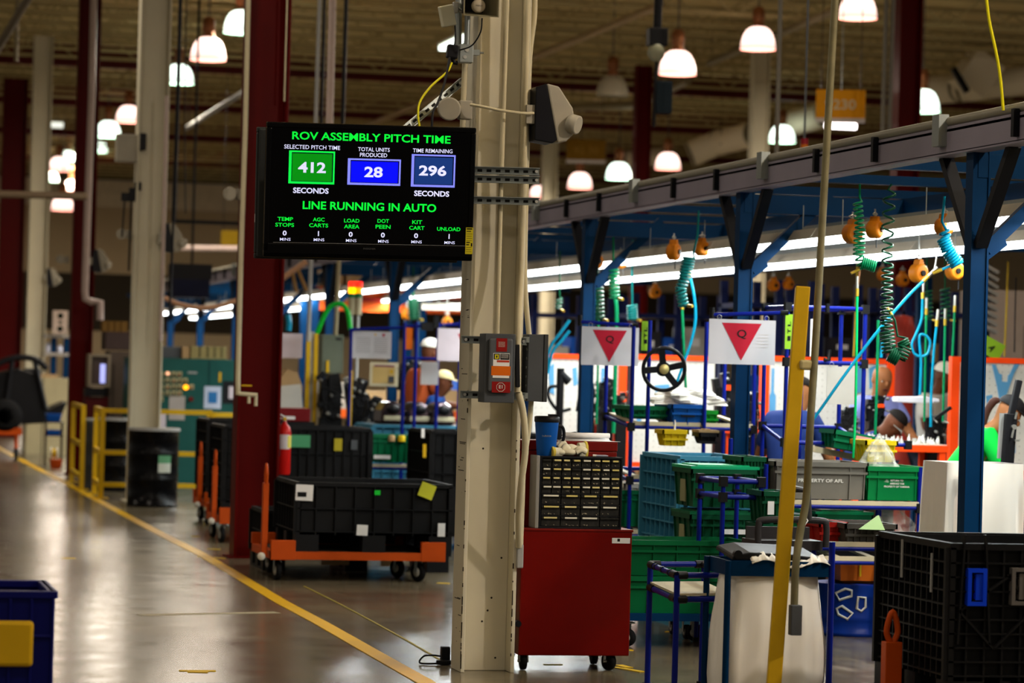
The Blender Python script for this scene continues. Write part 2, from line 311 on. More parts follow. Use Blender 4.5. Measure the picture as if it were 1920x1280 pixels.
# fluorescent rows
TUBE=mat('lit_tube','f4fbff',.3,emit=7.0); HOUS=mat('fixture_white','cfcabb',.5)
def fluor(px,py,d,label,grp):
    return P(px,py,d)
RA=P(1440,472,22.4); RB=P(1440,508,26.0)
def fix(loc,label,grp,on=True):
    o=T('fluorescent_fixture',label,'light fixture',loc,0,grp)
    b=MB(HOUS); b.prism([(-.09,.05),(-.04,.125),(.04,.125),(.09,.05),(.08,.05),(.03,.105),(-.03,.105),(-.08,.05)],(0,-1.222,0),X,Zv,(0,2.444,0)); b.build('reflector',None,o)
    for s in (-1,1): MB(TUBE).tube([(s*.04,-1.218,.035),(s*.04,1.218,.035)],.024,8).build('tube',None,o)
    MB(GALV).tube([(0,-.8,.12),(0,-.8,.3)],.004,5).tube([(0,.8,.12),(0,.8,.3)],.004,5).build('hanger',None,o)
    l=D.lights.new('light','AREA'); l.shape='RECTANGLE'; l.size=.16; l.size_y=2.2; l.energy=31; l.color=(.93,1,.98); q=D.objects.new('light',l); COL.objects.link(q); q.parent=o; q.location=(0,0,-.01)
for k in range(-3,17):
    fix((RA.x,RA.y+k*2.45,RA.z),'lit fluorescent fixture in the nearer of the two rows over the line','fluorescent fixtures in the nearer row')
    fix((RB.x,RB.y+k*2.45,RB.z),'lit fluorescent fixture in the lower-looking rear row over the line','fluorescent fixtures in the rear row')
# ================================================================ lit display on the column
G_TXT=mat('screen_green','08e038',.4,emit=.66); W_TXT=mat('screen_white','d4d8ff',.4,emit=.6); SB_G=mat('screen_box_green','04820f',.4,emit=.66); SB_B=mat('screen_box_blue','0408f0',.4,emit=.7); SB_N=mat('screen_box_navy','14306e',.4,emit=.66)
SB_L=mat('screen_border_lilac','7a82f0',.4,emit=.62); SB_LG=mat('screen_border_green','0ce046',.4,emit=.68); SCRB=mat('screen_black','030304',.12,emit=0,var=0); GLOSS=mat('gloss_black','060607',.15,var=.1); DKTXT=mat('faint_logo','4a4a4a',.4,var=0)
TW,TH=1.118,.712
tc=P(694.5,360,16.42)
tv=T('display_screen','large black flat display reading ROV ASSEMBLY PITCH TIME','television',tc); tv.rotation_euler=(.113,-.0115,-.047)
b=MB(GLOSS); b.frame(-TW/2,TW/2,-TH/2,TH/2,.028,0,.06); b.box(-TW/2,TW/2,.0,.06,-TH/2,-TH/2+.075); b.box(-TW/2+.01,TW/2-.01,.03,.09,-TH/2+.01,TH/2-.01); b.build('bezel',None,tv,.006); MB(BLKM).box(-.25,.25,.09,.36,-.12,.12).build('wall_mount',None,tv)
b=MB(SCRB); b.box(-TW/2+.025,TW/2-.025,.006,.03,-TH/2+.07,TH/2-.025)
def uv(zx,zy):
    a,c=zx-148,zy-48; det=1705*1079+40*44; u=(a*1079+40*c)/det; v=(1705*c-44*a)/det
    return Vector(((u-.5)*TW,0,(.5-v)*TH))
ku=TW/1705; kv=TH/1080
def tx(t,zx,zy,w,h,m,bold=.018):
    b.use(m); c=uv(zx,zy); c.y=.0035; b.text(t,c,X,Zv,h*kv,w*ku if w else None,bold)
def sbox(zx,zy,w,h,m1,m2,m3,t=22):
    c=uv(zx,zy); W_,H_=w*ku/2,h*kv/2; t*=ku; b.use(m1).box(c.x-W_,c.x+W_,.0046,.006,c.z-H_,c.z+H_); b.use(m3).box(c.x-W_+t,c.x+W_-t*.6,.0043,.006,c.z-H_+t*.8,c.z+H_-t*.6); b.use(m2).box(c.x-W_+t*1.25,c.x+W_-t,.004,.006,c.z-H_+t,c.z+H_-t)
DKS=mat('screen_shadow','02032c',.4,var=0)
tx('ROV ASSEMBLY PITCH TIME',995,172,1290,64,G_TXT,.02); tx('SELECTED PITCH TIME',511,250,452,33,W_TXT,.006); tx('TOTAL UNITS',1012,268,258,32,W_TXT,.008); tx('PRODUCED',1009,312,222,32,W_TXT,.008); tx('TIME REMAINING',1493,278,325,32,W_TXT,.008)
sbox(506,412,372,264,SB_LG,SB_G,DKS); sbox(1013,449,432,212,SB_L,SB_B,DKS); sbox(1497,439,360,262,SB_L,SB_N,DKS)
tx('412',508,412,225,86,W_TXT,.03); tx('28',1008,449,150,86,W_TXT,.03); tx('296',1492,438,225,86,W_TXT,.03); tx('SECONDS',497,598,288,45,W_TXT,.026); tx('SECONDS',1483,623,288,45,W_TXT,.026)
tx('LINE RUNNING IN AUTO',975,727,1090,66,G_TXT,.024)
for t,zx,zy,w in (('TEMP',288,825,125),('STOPS',283,872,152),('AGC',559,830,95),('CARTS',558,877,155),('LOAD',828,840,125),('AREA',827,887,125),('DOT',1085,843,95),('PEEN',1083,890,122),('KIT',1363,853,82),('CART',1360,900,125),('UNLOAD',1622,910,192)): tx(t,zx,zy,w,31,G_TXT,.016)
for t,zx,zy in (('0',282,938),('1',556,943),('0',818,950),('0',1081,957),('0',1353,963),('1',1625,970)): tx(t,zx,zy,32 if t=='0' else None,40,W_TXT,.026); tx('MINS',zx+4,zy+50,86,23,W_TXT,.002)
b.build('screen',None,tv)
b=MB(LGREY); p,q=uv(187,1011),uv(1760,1047); b.bar((p.x,-.001,p.z),(q.x,-.001,q.z),.0016); b.build('screen_lip',None,tv)
b=MB(DKTXT); b.text('INSIGNIA',uv(970,1066)+Vector((0,-.0015,0)),X,Zv,14*kv,100*ku,.01); b.build('maker_mark',None,tv)
b=MB(mat('yellow_label','c9bb22',.6)); c=uv(1790,1005); b.box(c.x-.02,c.x+.02,-.0015,.001,c.z-.071,c.z+.071); b.use(INK)
for i,(h,w) in enumerate(((.007,.03),(.005,.024),(.002,.032),(.002,.03),(.002,.031),(.002,.03),(.006,.02),(.006,.016),(.002,.03),(.002,.028),(.002,.03))): b.box(c.x-.016,c.x-.016+w,-.0018,-.001,c.z+.06-i*.012,c.z+.06-i*.012+h)
b.box(c.x+.009,c.x+.017,-.0018,-.001,c.z-.03,c.z-.012); b.build('energy_label',None,tv)
t2=T('display_screen','black back-to-back display hanging behind the lit one, its edge showing','television',P(669,366,16.92)); t2.rotation_euler=(-.06,.0115,pi-.03)
b=MB(mat('casing_charcoal','2b2d2c',.5)); b.frame(-TW/2,TW/2,-TH/2,TH/2,.03,0,.05); b.box(-TW/2+.01,TW/2-.01,.02,.085,-TH/2+.01,TH/2-.01); b.box(-.4,.4,.08,.12,-.25,.25); b.build('casing',None,t2,.006)
b=MB(PAP); b.box(TW/2-.0,TW/2+.0012,.02,.036,-.16,-.115); b.build('small_label',None,t2)
MB(SCRB).box(-TW/2+.03,TW/2-.03,-.001,.02,-TH/2+.03,TH/2-.03).build('screen',None,t2)
# brackets that carry both displays
def strut(name,label,p,q,w=.041,cat='bracket',group=None):
    d=(q-p); L=d.length; o=T(name,label,cat,p,0,group); u=d.normalized(); b=MB(GALV)
    n=u.cross(Y).normalized(); n=n if n.z>0 else -n
    for s in (-1,1): b.bar(n*s*w*.45,u*L+n*s*w*.45,.004,.036,up=Y)
    b.bar(Vector((0,.016,0)),u*L+Vector((0,.016,0)),w,.004,up=Y) if False else b.bar(Vector((0,.016,0)),u*L+Vector((0,.016,0)),.004,w,up=n)
    b.use(mat('slot_dark','23221f',.7)); k=0
    while k*.05+.03<L: c=u*(k*.05+.03)+Vector((0,.0135,0)); b.bar(c-u*.013,c+u*.013,.004,.014,up=n); k+=1
    b.use(STEEL)
    for t in (.02,L-.02): b.cyl(u*t+Vector((0,.014,0)),u*t+Vector((0,-.012,0)),.009,6)
    b.build('channel',None,o); return o
for py,t in ((318,'upper'),(334,'second'),(374,'lowest')):
    strut('strut_rail','%s slotted rail crossing the column behind the lit display'%t,P(700,py-4,16.76),P(1012,py+4,16.80))
strut('strut_rail','slotted rail above the E1 switch on the column',P(866,636,16.84),P(988,640,16.84)); strut('strut_rail','slotted rail below the middle of the E1 switch',P(864,739,16.84),P(986,743,16.84))
strut('strut_brace','slanted slotted brace above the display, bolted to the column',P(867,152,17.0),P(735,262,16.75))
for a,l in ((strut,0),): pass
# E1 switch
e=T('disconnect_switch','grey electrical switch box marked E1 on the cream column','switch box',P(932.5,690,16.74)); w=S(58,16.74)/2; h=S(129,16.74)/2
MB(GREY).box(-w,w,-.06,.09,-h,h).build('enclosure',None,e,.004)
b=MB(mat('switch_cover','55585c',.4)); b.box(-w*.78,w*.8,-.078,-.058,-h*.68,h*.86); b.build('cover',None,e,.014)
b=MB(RED); k=w/29.; RL=mat('red_label','8c1512',.5); WI=mat('white_ink','d8d0c4',.6,var=0)
def lab(x0,x1,y0,y1,m,dy=0): b.use(m).box((x0-932.5)*k,(x1-932.5)*k,-.0795-dy,-.077,(690-y1)*k,(690-y0)*k)
b=MB(RL); lab(923.5,944,634,659,RL); lab(917,952,715,735.5,RL); lab(918,949.5,662,708,PAP); lab(919,930.5,663,674,INK,.0004); lab(931.5,949,663,674,INK,.0004); lab(925,949,675,679,mat('label_red','b8402c',.6),.0004); lab(915,951.5,686,703.5,mat('label_orange','d4650e',.6),.0006)
lab(921,928.5,664.5,672.5,mat('label_yellow','cdbf22',.6),.0008); lab(923.5,926,666.5,670.5,INK,.001)
b.use(WI)
for i in range(4): b.text(('KEEP DOOR','CLOSED','DO NOT OPEN','WHEN ON')[i] if False else 'IIIIIIIII',((933.5-932.5)*k,-.081,(690-641.5-i*2.6)*k),X,Zv,1.4*k,12*k,0)
for i in range(3): b.box((933-932.5)*k,(947-932.5)*k,-.0802,-.0795,(690-665.5-i*2.6)*k,(690-664.7-i*2.6)*k)
pts=[]
for j in range(8): a=pi/8+j*pi/4; pts.append(((933.7-932.5)*k+8.4*k*math.cos(a),-.081,(690-725.3)*k+8.4*k*math.sin(a)))
b.tube(pts,.0014,5,closed=True); b.text('E1',((933.7-932.5)*k,-.081,(690-724.5)*k),X,Zv,6.5*k,7*k,.02); b.build('labels',None,e)
b=MB(BLK); b.cyl((w,-.02,.02),(w+.02,-.02,.02),.03); b.bar((w+.015,-.03,.13),(w+.02,-.05,-.1),.024,.03); b.build('lever',None,e,.004)
e=T('junction_box','plain grey junction box edge-on beside the E1 switch','switch box',P(1002,689.5,17.0)); w=S(38,17)/2; h=S(125,17)/2
MB(GREY).box(-w,w*.55,-.08,.2,-h,h).build('enclosure',None,e,.003); MB(mat('box_lid','3f4142',.5)).box(w*.58,w,-.085,.21,-h-.002,h+.002).build('lid',None,e,.003)
b=MB(GALV); b.box(-w-.03,-w,-.1,-.07,h*.75,h*.92); b.box(-w-.03,-w,-.1,-.07,-h*.92,-h*.75)
for i in range(5): b.cyl((-w-.004,-.05,-.1+i*.05),(-w+.002,-.05,-.1+i*.05),.008,8)
b.build('clips',None,e)
e=T('outlet_box','small grey outlet box low on the side of the column','electrical box',P(973.5,1042,16.95)); MB(LGREY).cb((0,0,0),(.036,.06,.13)).build('enclosure',None,e,.006); MB(GALV).cyl((-.003,-.02,.065),(-.003,-.02,.09),.012).build('connector',None,e)
# conduits and hoses on the column
CONW=mat('painted_conduit','c2b898',.5)
def pipe(name,label,pts,r,m,cat='pipe',n=8,smooth=True,group=None,brk=True):
    o=MB(m).tube(arc(pts) if smooth else pts,r,n).build(name,None); tag(o,label,cat,group); return o
pipe('conduit','thin straight conduit running down the column face to the E1 switch',[P(952,-40,16.82),P(940,330,16.82),P(932,625,16.82)],.0135,CONW)
pipe('conduit','pale conduit hugging the edge of the column from top to the switch',[P(990,-40,16.9),P(985,200,16.9),P(978,480,16.9),P(972,640,16.75),P(971,735,16.72)],.016,CONW)
pipe('conduit','bowed outer conduit curving in to the column top',[P(1003,-40,17.0),P(1002,30,17.0),P(993,110,17.0),P(989,250,17.0),P(984,480,17.0),P(986,560,17.0),P(992,628,17.0)],.015,CONW)
pipe('hose','pale flexible hose falling from the switch down the column side',[P(972,735,16.74),P(981,775,16.74),P(985,840,16.76),P(978,900,16.78),P(973,960,16.85),P(973,1025,16.93)],.019,CONW,'hose')
pipe('hose','second pale flexible hose below the plain junction box',[P(996,752,17.0),P(992,800,17.0),P(982,870,16.98),P(979,940,16.97),P(976,1025,16.96)],.015,CONW,'hose')
# horn, antenna, boxes at the column top
e=T('horn_speaker','square grey horn loudspeaker at the top of the display column','speaker',P(895,2,16.7)); q=S(32,16.7)
b=MB(mat('horn_grey','8a8368',.5)); b.add([(-q,-.12,-q),(q,-.12,-q),(q,-.12,q),(-q,-.12,q),(-q*.55,.1,-q*.55),(q*.55,.1,-q*.55),(q*.55,.1,q*.55),(-q*.55,.1,q*.55)],[(0,1,5,4),(1,2,6,5),(2,3,7,6),(3,0,4,7)]); b.use(mat('horn_inside','1d1b14',.6)); b.box(-q*.56,q*.56,.095,.16,-q*.56,q*.56); b.build('horn',None,e)
e.children[0].modifiers.new('s','SOLIDIFY').thickness=.006
b=MB(mat('horn_cap','b3a994',.4)); b.lathe([(.037,0),(.037,.02),(.03,.028),(0,.03)],(0,-.02,-.03+.0),(0,-1,0),24); b.use(INK).text('MODULE',(0,-.051,-.03),X,Zv,.007,.036,0); b.build('driver_cap',None,e)
MB(GALV).bar((0,.15,0),(0,.3,0),.03).build('bracket',None,e)
e=T('antenna','flat pale wireless antenna on a bracket beside the horn','antenna',P(845,30,16.85))
b=MB(mat('antenna_cream','c8c6ae',.5)); b.cb((-.02,0,0),(.085,.03,.115),(0,-.25,.3)); b.build('panel',None,e,.006); b=MB(STEEL); b.cb((.03,.02,.05),(.03,.03,.06)); b.tube([(.03,.02,.05),(.07,.03,.03)],.012); b.build('mount',None,e,.004)
pipe('conduit','galvanised conduit stub between the horn and the terminal box',[P(877,20,16.9),P(875,90,16.9)],.016,GALV); pipe('conduit','painted conduit from the terminal box down behind the display',[P(872,118,16.92),P(869,190,16.92)],.016,CONW); pipe('conduit','painted conduit below the round lamp, ending behind the display',[P(868,220,16.92),P(866,300,16.92)],.016,CONW); pipe('strut_post','upright galvanised channel holding the antenna',[P(861,-20,16.93),P(858,100,16.93)],.02,GALV,'bracket',4,False)
e=T('terminal_box','galvanised electrical box with a side clamp below the horn','electrical box',P(873,101,16.85)); b=MB(GALV); b.cb((0,0,0),(.075,.06,.1)); b.build('box',None,e,.004); b=MB(STEEL); b.lathe([(.012,0),(.012,.004)],(.0,-.03,.02),(0,-1,0)); b.lathe([(.01,0),(.01,.004)],(-.01,-.03,-.02),(0,-1,0)); b.build('knockouts',None,e); b=MB(GALV); b.cb((.055,0,.01),(.04,.03,.03)); b.cyl((.06,0,.01),(.1,0,.01),.006,6); b.build('clamp',None,e)
e=T('power_adapter','black plug adapter beside the galvanised box','adapter',P(848,97,16.83)); MB(BLK).cb((0,0,0),(.06,.05,.075),(0,.1,0)).build('casing',None,e,.008); MB(BLK).tube([(0,0,-.03),(.01,0,-.06),(.03,0,-.06)],.012).build('plug',None,e)
pipe('cable','thin black cable drooping from the horn to the adapter',[P(904,34,16.72),P(901,60,16.72),P(885,85,16.76),P(862,94,16.8)],.004,BLK,'cable')
pipe('cable','black cable dropping from the antenna to the adapter',[P(853,48,16.85),P(854,70,16.84),P(851,90,16.83)],.004,BLK,'cable')
pipe('cable','yellow cable looping from the adapter to the display',[P(847,118,16.8),P(838,135,16.75),P(808,162,16.7),P(788,190,16.66),P(784,215,16.62),P(788,245,16.6)],.006,YHOSE,'cable')
pipe('cable','black cable with white ties falling to the display top',[P(843,108,16.8),P(835,150,16.72),P(822,190,16.66),P(812,210,16.62),P(809,250,16.6)],.007,BLK,'cable')
# emergency lights
EML=mat('emergency_lens','5a5344',.12,spec=.6); EMG=mat('emergency_case','a19b8b',.5)
def lamp_head(label,px,py,w,d,facing=(-.15,-1,-.1),box=True):
    e=T('emergency_lamp',label,'emergency lamp',P(px,py,d)); r=S(w/2,d); a=Vector(facing).normalized()
    b=MB(EMG); b.lathe([(r*.5,-r*1.3),(r*.85,-r*.9),(r,0),(r,.3*r),(r*.86,.32*r)],(0,0,0),a,24); b.build('housing',None,e)
    b=MB(EML); b.lathe([(r*.86,.2*r),(r*.5,.05*r),(0,.0)],(0,0,0),a,24); b.use(STEEL).lathe([(r*.22,.06*r),(r*.2,.2*r),(0,.24*r)],(0,0,0),a,14); b.build('lens',None,e)
    if box: b=MB(EMG); b.cb((r*1.5,r*.6,0),(r*1.1,r*1.1,r*1.6)); b.build('back_box',None,e,.006)
    return e
def em_unit(label,px,py,hpx,d):
    e=T('emergency_light_unit',label,'emergency light',P(px,py,d)); k=S(hpx,d)
    b=MB(mat('unit_black','15151a',.35)); b.prism([(-.36,-.42),(-.06,-.46),(.02,-.4),(-.18,.5),(-.36,.44)],(0,-.05*k,0),X*k,Zv*k,(0,.5*k,0)); b.build('battery_case',None,e,.006)
    b=MB(EMG); b.prism([(-.18,.5),(.02,.46),(.26,.12),(.3,-.1),(.28,-.3),(.16,-.42),(.02,-.44),(.0,-.35)],(0,-.07*k,0),X*k,Zv*k,(0,.5*k,0)); b.build('cover',None,e,.008)
    a=Vector((.75,-.62,-.25)).normalized(); c=Vector((.27*k,-.1*k,-.14*k)); r=.155*k
    b=MB(EMG); b.lathe([(r*.8,-r*.6),(r,-r*.3),(r,r*.5),(r*.84,r*.55)],c,a,24); b.build('lamp_head',None,e); b=MB(EML); b.lathe([(r*.84,r*.4),(r*.4,r*.2),(0,r*.12)],c,a,20); b.build('lens',None,e)
    b=MB(EMG); b.cb((-.42*k,.1*k,0),(.14*k,.2*k,.3*k)); b.build('wall_bracket',None,e); return e
em_unit('grey and black twin emergency light on the side of the display column',1043,216,116,16.9); lamp_head('round emergency lamp on the column just above the display',842,204,44,16.78)
pipe('conduit','short flexible conduit linking the round lamp and the emergency light across the column',[P(882,196,16.76),P(905,200,16.74),P(940,207,16.74),P(980,212,16.78),P(1000,212,16.86)],.008,CONW)
em_unit('emergency light on the cream column behind the black drum',326,447,58,36.5); em_unit('emergency light beside the dark red column and elbow pipe',190,490,46,44.5); em_unit('small emergency light by the pale ribbed column',100,520,36,55.6)
lamp_head('round emergency lamp on the edge of the big red column',431,363,26,26.4); lamp_head('round lamp facing the aisle on the cream column',228,439,20,36.5); lamp_head('small round lamp left of the dark red column',113,486,16,44.5)
e=T('junction_box','pale junction box on the cream column, above the aisle','electrical box',P(238,278,36.5)); MB(EMG).cb((0,0,0),(S(42,36.2),.2,S(52,36.2))).build('enclosure',None,e,.01); MB(BLK).cb((.17,-.05,.08),(.09,.12,.2)).build('switch',None,e,.01)
e=T('pulley_block','black clamp and fittings on the cream column beside hanging cords','fitting',P(250,365,36.5)); b=MB(BLK); b.cb((0,0,0),(.1,.1,.16)); b.cb((-.09,0,-.03),(.1,.09,.1)); b.cb((.05,0,.1),(.08,.08,.1)); b.build('body',None,e,.01); b=MB(BLK); b.tube([(-.1,0,-.05),(-.12,0,-.5)],.01); b.tube([(-.02,0,-.05),(-.03,0,-.9)],.012); b.build('cord',None,e)
# power strip on the floor by the column
e=T('power_strip','black plug block with a looping cord on the floor by the column','adapter',G(836,1246)); b=MB(BLK); b.cb((0,.03,.05),(.05,.05,.1)); b.cb((-.01,-.02,.015),(.1,.03,.025)); b.build('body',None,e,.006); MB(BLK).tube(arc([(-.04,-.02,.012),(-.1,-.03,.008),(-.15,-.0,.012),(-.12,.03,.045),(-.06,.03,.05),(0,.02,.04)]),.005).build('cord',None,e)
# ================================================================ red tool cabinet
cw=.63; c0=P(1076,1237,17.12); cab=T('tool_cabinet','glossy red rolling tool cabinet standing right of the cream column','cabinet',(c0.x,c0.y,0))
b=MB(REDT); b.box(-cw/2,cw/2,0,.46,.085,.775); b.build('body',None,cab,.006)
b=MB(RED); b.box(-cw/2-.002,cw/2+.006,-.004,.464,.772,.786); b.build('top_rim',None,cab,.003)
b=MB(PAP); b.box(cw/2-.115,cw/2-.012,-.0015,.001,.71,.74); b.use(INK).box(cw/2-.085,cw/2-.07,-.0018,0,.72,.736); b.build('asset_label',None,cab)
for i,(x,y) in enumerate(((-cw/2+.04,.06),(cw/2-.1,.06),(-cw/2+.04,.4),(cw/2-.1,.4))):
    b=MB(RUB); a=Vector((1,.5,0)).normalized() if i==1 else X; b.lathe([(.03,-.016),(.048,-.014),(.05,0),(.048,.014),(.03,.016)],(x,y,.05),a,20); w_=b.build('caster',None,cab); b=MB(STEEL); b.bar((x-.02,y,.05),(x-.02,y,.09),.02,.004); b.bar((x+.02,y,.05),(x+.02,y,.09),.02,.004); b.cyl((x-.03,y,.05),(x+.03,y,.05),.009,8); b.build('fork',None,w_)
MB(BLK).cyl((-cw/2-.01,-.02,.26),(-cw/2-.01,.03,.26),.018).build('bumper',None,cab)
ch=T('tool_chest','darker red tool chest sitting on the rolling cabinet behind the drawer organizer','tool chest',(c0.x-.02,c0.y+.19,.786)); b=MB(RED); b.box(-.295,.285,0,.26,0,.425); b.build('body',None,ch,.005); MB(RED).box(-.298,.288,-.003,.263,.427,.482).build('lid',None,ch,.006); MB(STEEL).box(.13,.14,-.005,.0,.38,.395).build('lock',None,ch)
og=T('drawer_organizer','black many-drawer parts organizer with paper labels on the red cabinet','drawer unit',(P(1091,990,17.1).x,c0.y+.01,.786)); ow=.472; oh=.40
b=MB(BLK); b.frame(-ow/2,ow/2,0,oh,.011,0,.15); b.box(-ow/2,ow/2,.13,.15,0,oh)
xs=[-ow/2+.012+i*(ow-.024)/8 for i in range(9)]; zs=[oh-.012-i*.049 for i in range(5)]; zb=[zs[4]-i*.061 for i in range(4)]
for z in zs[1:]+zb[1:-1]: b.box(-ow/2+.01,ow/2-.01,.004,.13,z-.0025,z+.0025)
b.build('frame',None,og,.002); MB(mat('organizer_side','8d8a84',.5)).box(-ow/2-.022,-ow/2-.001,.0,.155,-.0,oh+.002).build('side_panel',None,og,.004)
DRW=mat('smoky_drawer','2c2b28',.25,var=.3,scale=30); LABS=[mat('label_cream','d8c98a',.7),mat('label_pale','d9d4c0',.7),mat('label_straw','cdbc70',.7)]; PRT=mat('small_parts','9a917c',.5,.3)
random.seed(3)
for r in range(7):
    n=8 if r<4 else 4; z1=zs[r] if r<4 else zb[r-4]; z0=zs[r+1] if r<4 else zb[r-3]
    for k in range(n):
        x0=-ow/2+.012+k*(ow-.024)/n; x1=x0+(ow-.024)/n; b=MB(DRW); b.box(x0+.003,x1-.003,.006,.12,z0+.005,z1-.004); b.box(x0+.004,x1-.004,-.006,.006,z1-.015,z1-.011)
        b.use(PRT)
        for j in range(random.randint(0,3) if r<4 else random.randint(2,6)): px_=random.uniform(x0+.01,x1-.012); b.cb((px_,.0045,z0+.009+random.random()*.008),(random.uniform(.003,.01),.003,random.uniform(.002,.006)),(0,random.random(),0))
        dr=b.build('drawer',None,og)
        lw=(x1-x0)*random.uniform(.55,.8)
        if random.random()<.9: b=MB(random.choice(LABS)); xc=(x0+x1)/2+random.uniform(-.004,.004); b.box(xc-lw/2,xc+lw/2,-.0075,-.004,z1-.0145,z1-.0055); b.build('paper_label',None,dr)
oz=.786+oh; oy=c0.y+.01
mg=T('travel_mug','blue tapered travel mug with black lid standing on the drawer organizer','mug',(P(1030,850,17.1).x,oy+.075,oz)); b=MB(BLUB); b.lathe([(.05,0),(.052,.004),(.066,.185),(.066,.19)],n=28); b.build('cup',None,mg)
b=MB(BLK); b.lathe([(.068,.186),(.07,.19),(.07,.215),(.06,.22),(.0,.221)],n=28); b.cb((.03,-.02,.225),(.05,.04,.012)); b.build('lid',None,mg); MB(BLK).tube(arc([(.062,0,.165),(.09,0,.16),(.1,0,.12),(.09,0,.07),(.07,0,.045),(.054,0,.05)]),.009).build('handle',None,mg)
b=MB(STEEL)
for i,chh in enumerate('YAMAHA'):
    a=-pi/2-.62+i*.155; c=Vector((math.cos(a)*.0602,math.sin(a)*.0602,.112)); b.text(chh,c,(-math.sin(a),math.cos(a),0),Zv,.013,.0085,.02)
b.build('lettering',None,mg)
GLV=mat('white_glove','cbc3a8',.9,var=.1,scale=20)
def glove(name,label,loc,rz,flip=1,lift=0):
    o=T(name,label,'glove',loc,rz); b=MB(GLV); b.ell((0,0,.022),(.05,.042,.02),12,8); b.ell((-.055,0,.02),(.035,.034,.018),12,8); b.tube([(-.1,0,.02),(-.05,0,.02)],[.03,.028],10)
    for i,(dy,l,h) in enumerate(((-.03,.06,.004),(-.011,.075,.016),(.009,.07,.012),(.028,.055,.003))): b.tube(arc([(.03,dy,.022),(.06,dy*1.15,.03+h),(.03+l,dy*1.2,.02+h*.6)]),[.013]*12+[.009],8)
    b.tube(arc([(-.01,.035*flip,.02),(.02,.065*flip,.028),(.045,.07*flip,.022)]),.013,8); b.build('glove_body',None,o); MB(mat('glove_cuff','c8b24a',.9)).lathe([(.031,-.008),(.033,.0),(.031,.008)],(-.1,0,.021),X,12).build('cuff_band',None,o)
    for c in o.children: c.matrix_local=c.matrix_local
    return o
gx=P(1075,850,17.1).x
glove('work_glove','white knit glove lying nearest the mug on the organizer',(gx-.005,oy+.05,oz),.2); g2=glove('work_glove','white knit glove with yellow cuff resting on the other glove by the pen',(gx+.02,oy+.105,oz),pi+.3,-1); g2.location.z=oz; g2.location.y=oy+.1; g2.scale=(.9,.9,1.6)
e=T('pen','silver marker pen lying on the organizer top','pen',(P(1137,856,17.1).x,oy+.05,oz+.006),-.25); MB(mat('pen_silver','aeb0c4',.3,.4)).lathe([(.006,-.04),(.006,.025),(.0035,.036),(.001,.042)],(0,0,0),X,10).build('barrel',None,e); MB(WHT).lathe([(.0068,-.045),(.0068,-.025)],(0,0,0),X,10).build('cap',None,e)
czp=.786+.482; cx=c0.x-.02; cy=c0.y+.19
b=MB(PAP); L_=.27
prof=[(-.02,.001),(.05,.0012),(.09,.004),(.115,.016),(.125,.032),(.112,.045),(.09,.043),(.082,.028),(.09,.018)]
vs=[]; 
for j in range(2):
    for (y_,z_) in prof: vs.append((-.12+j*L_*(1 if y_>.0 else 1.12)+(-.06 if j==0 and y_<.06 else 0),y_-.03,z_))
n_=len(prof); b.add(vs,[(i,i+1,n_+i+1,n_+i) for i in range(n_-1)],True); pr=b.build('paper_sheet',None); pr.location=(cx+.12,cy+.05,czp); tag(pr,'curled white paper lying on top of the red tool chest','paper'); pr.modifiers.new('s','SOLIDIFY').thickness=.001
e=T('safety_glasses','black-framed safety glasses lying behind the curled paper','glasses',(cx+.11,cy+.175,czp),.2); b=MB(BLK)
for s in (-1,1): b.tube(arc([(s*.005,0,.03),(s*.03,-.012,.045),(s*.06,-.006,.04),(s*.065,.01,.02),(s*.04,0,.005),(s*.01,-.01,.008),(s*.005,0,.03)]),.0035,6); b.tube(arc([(s*.062,.0,.035),(s*.068,.05,.04),(s*.06,.12,.02)]),.0035,6)
b.build('frame',None,e); b=MB(CLEAR)
for s in (-1,1): b.ell((s*.034,-.006,.025),(.028,.003,.018))
b.build('lens',None,e)
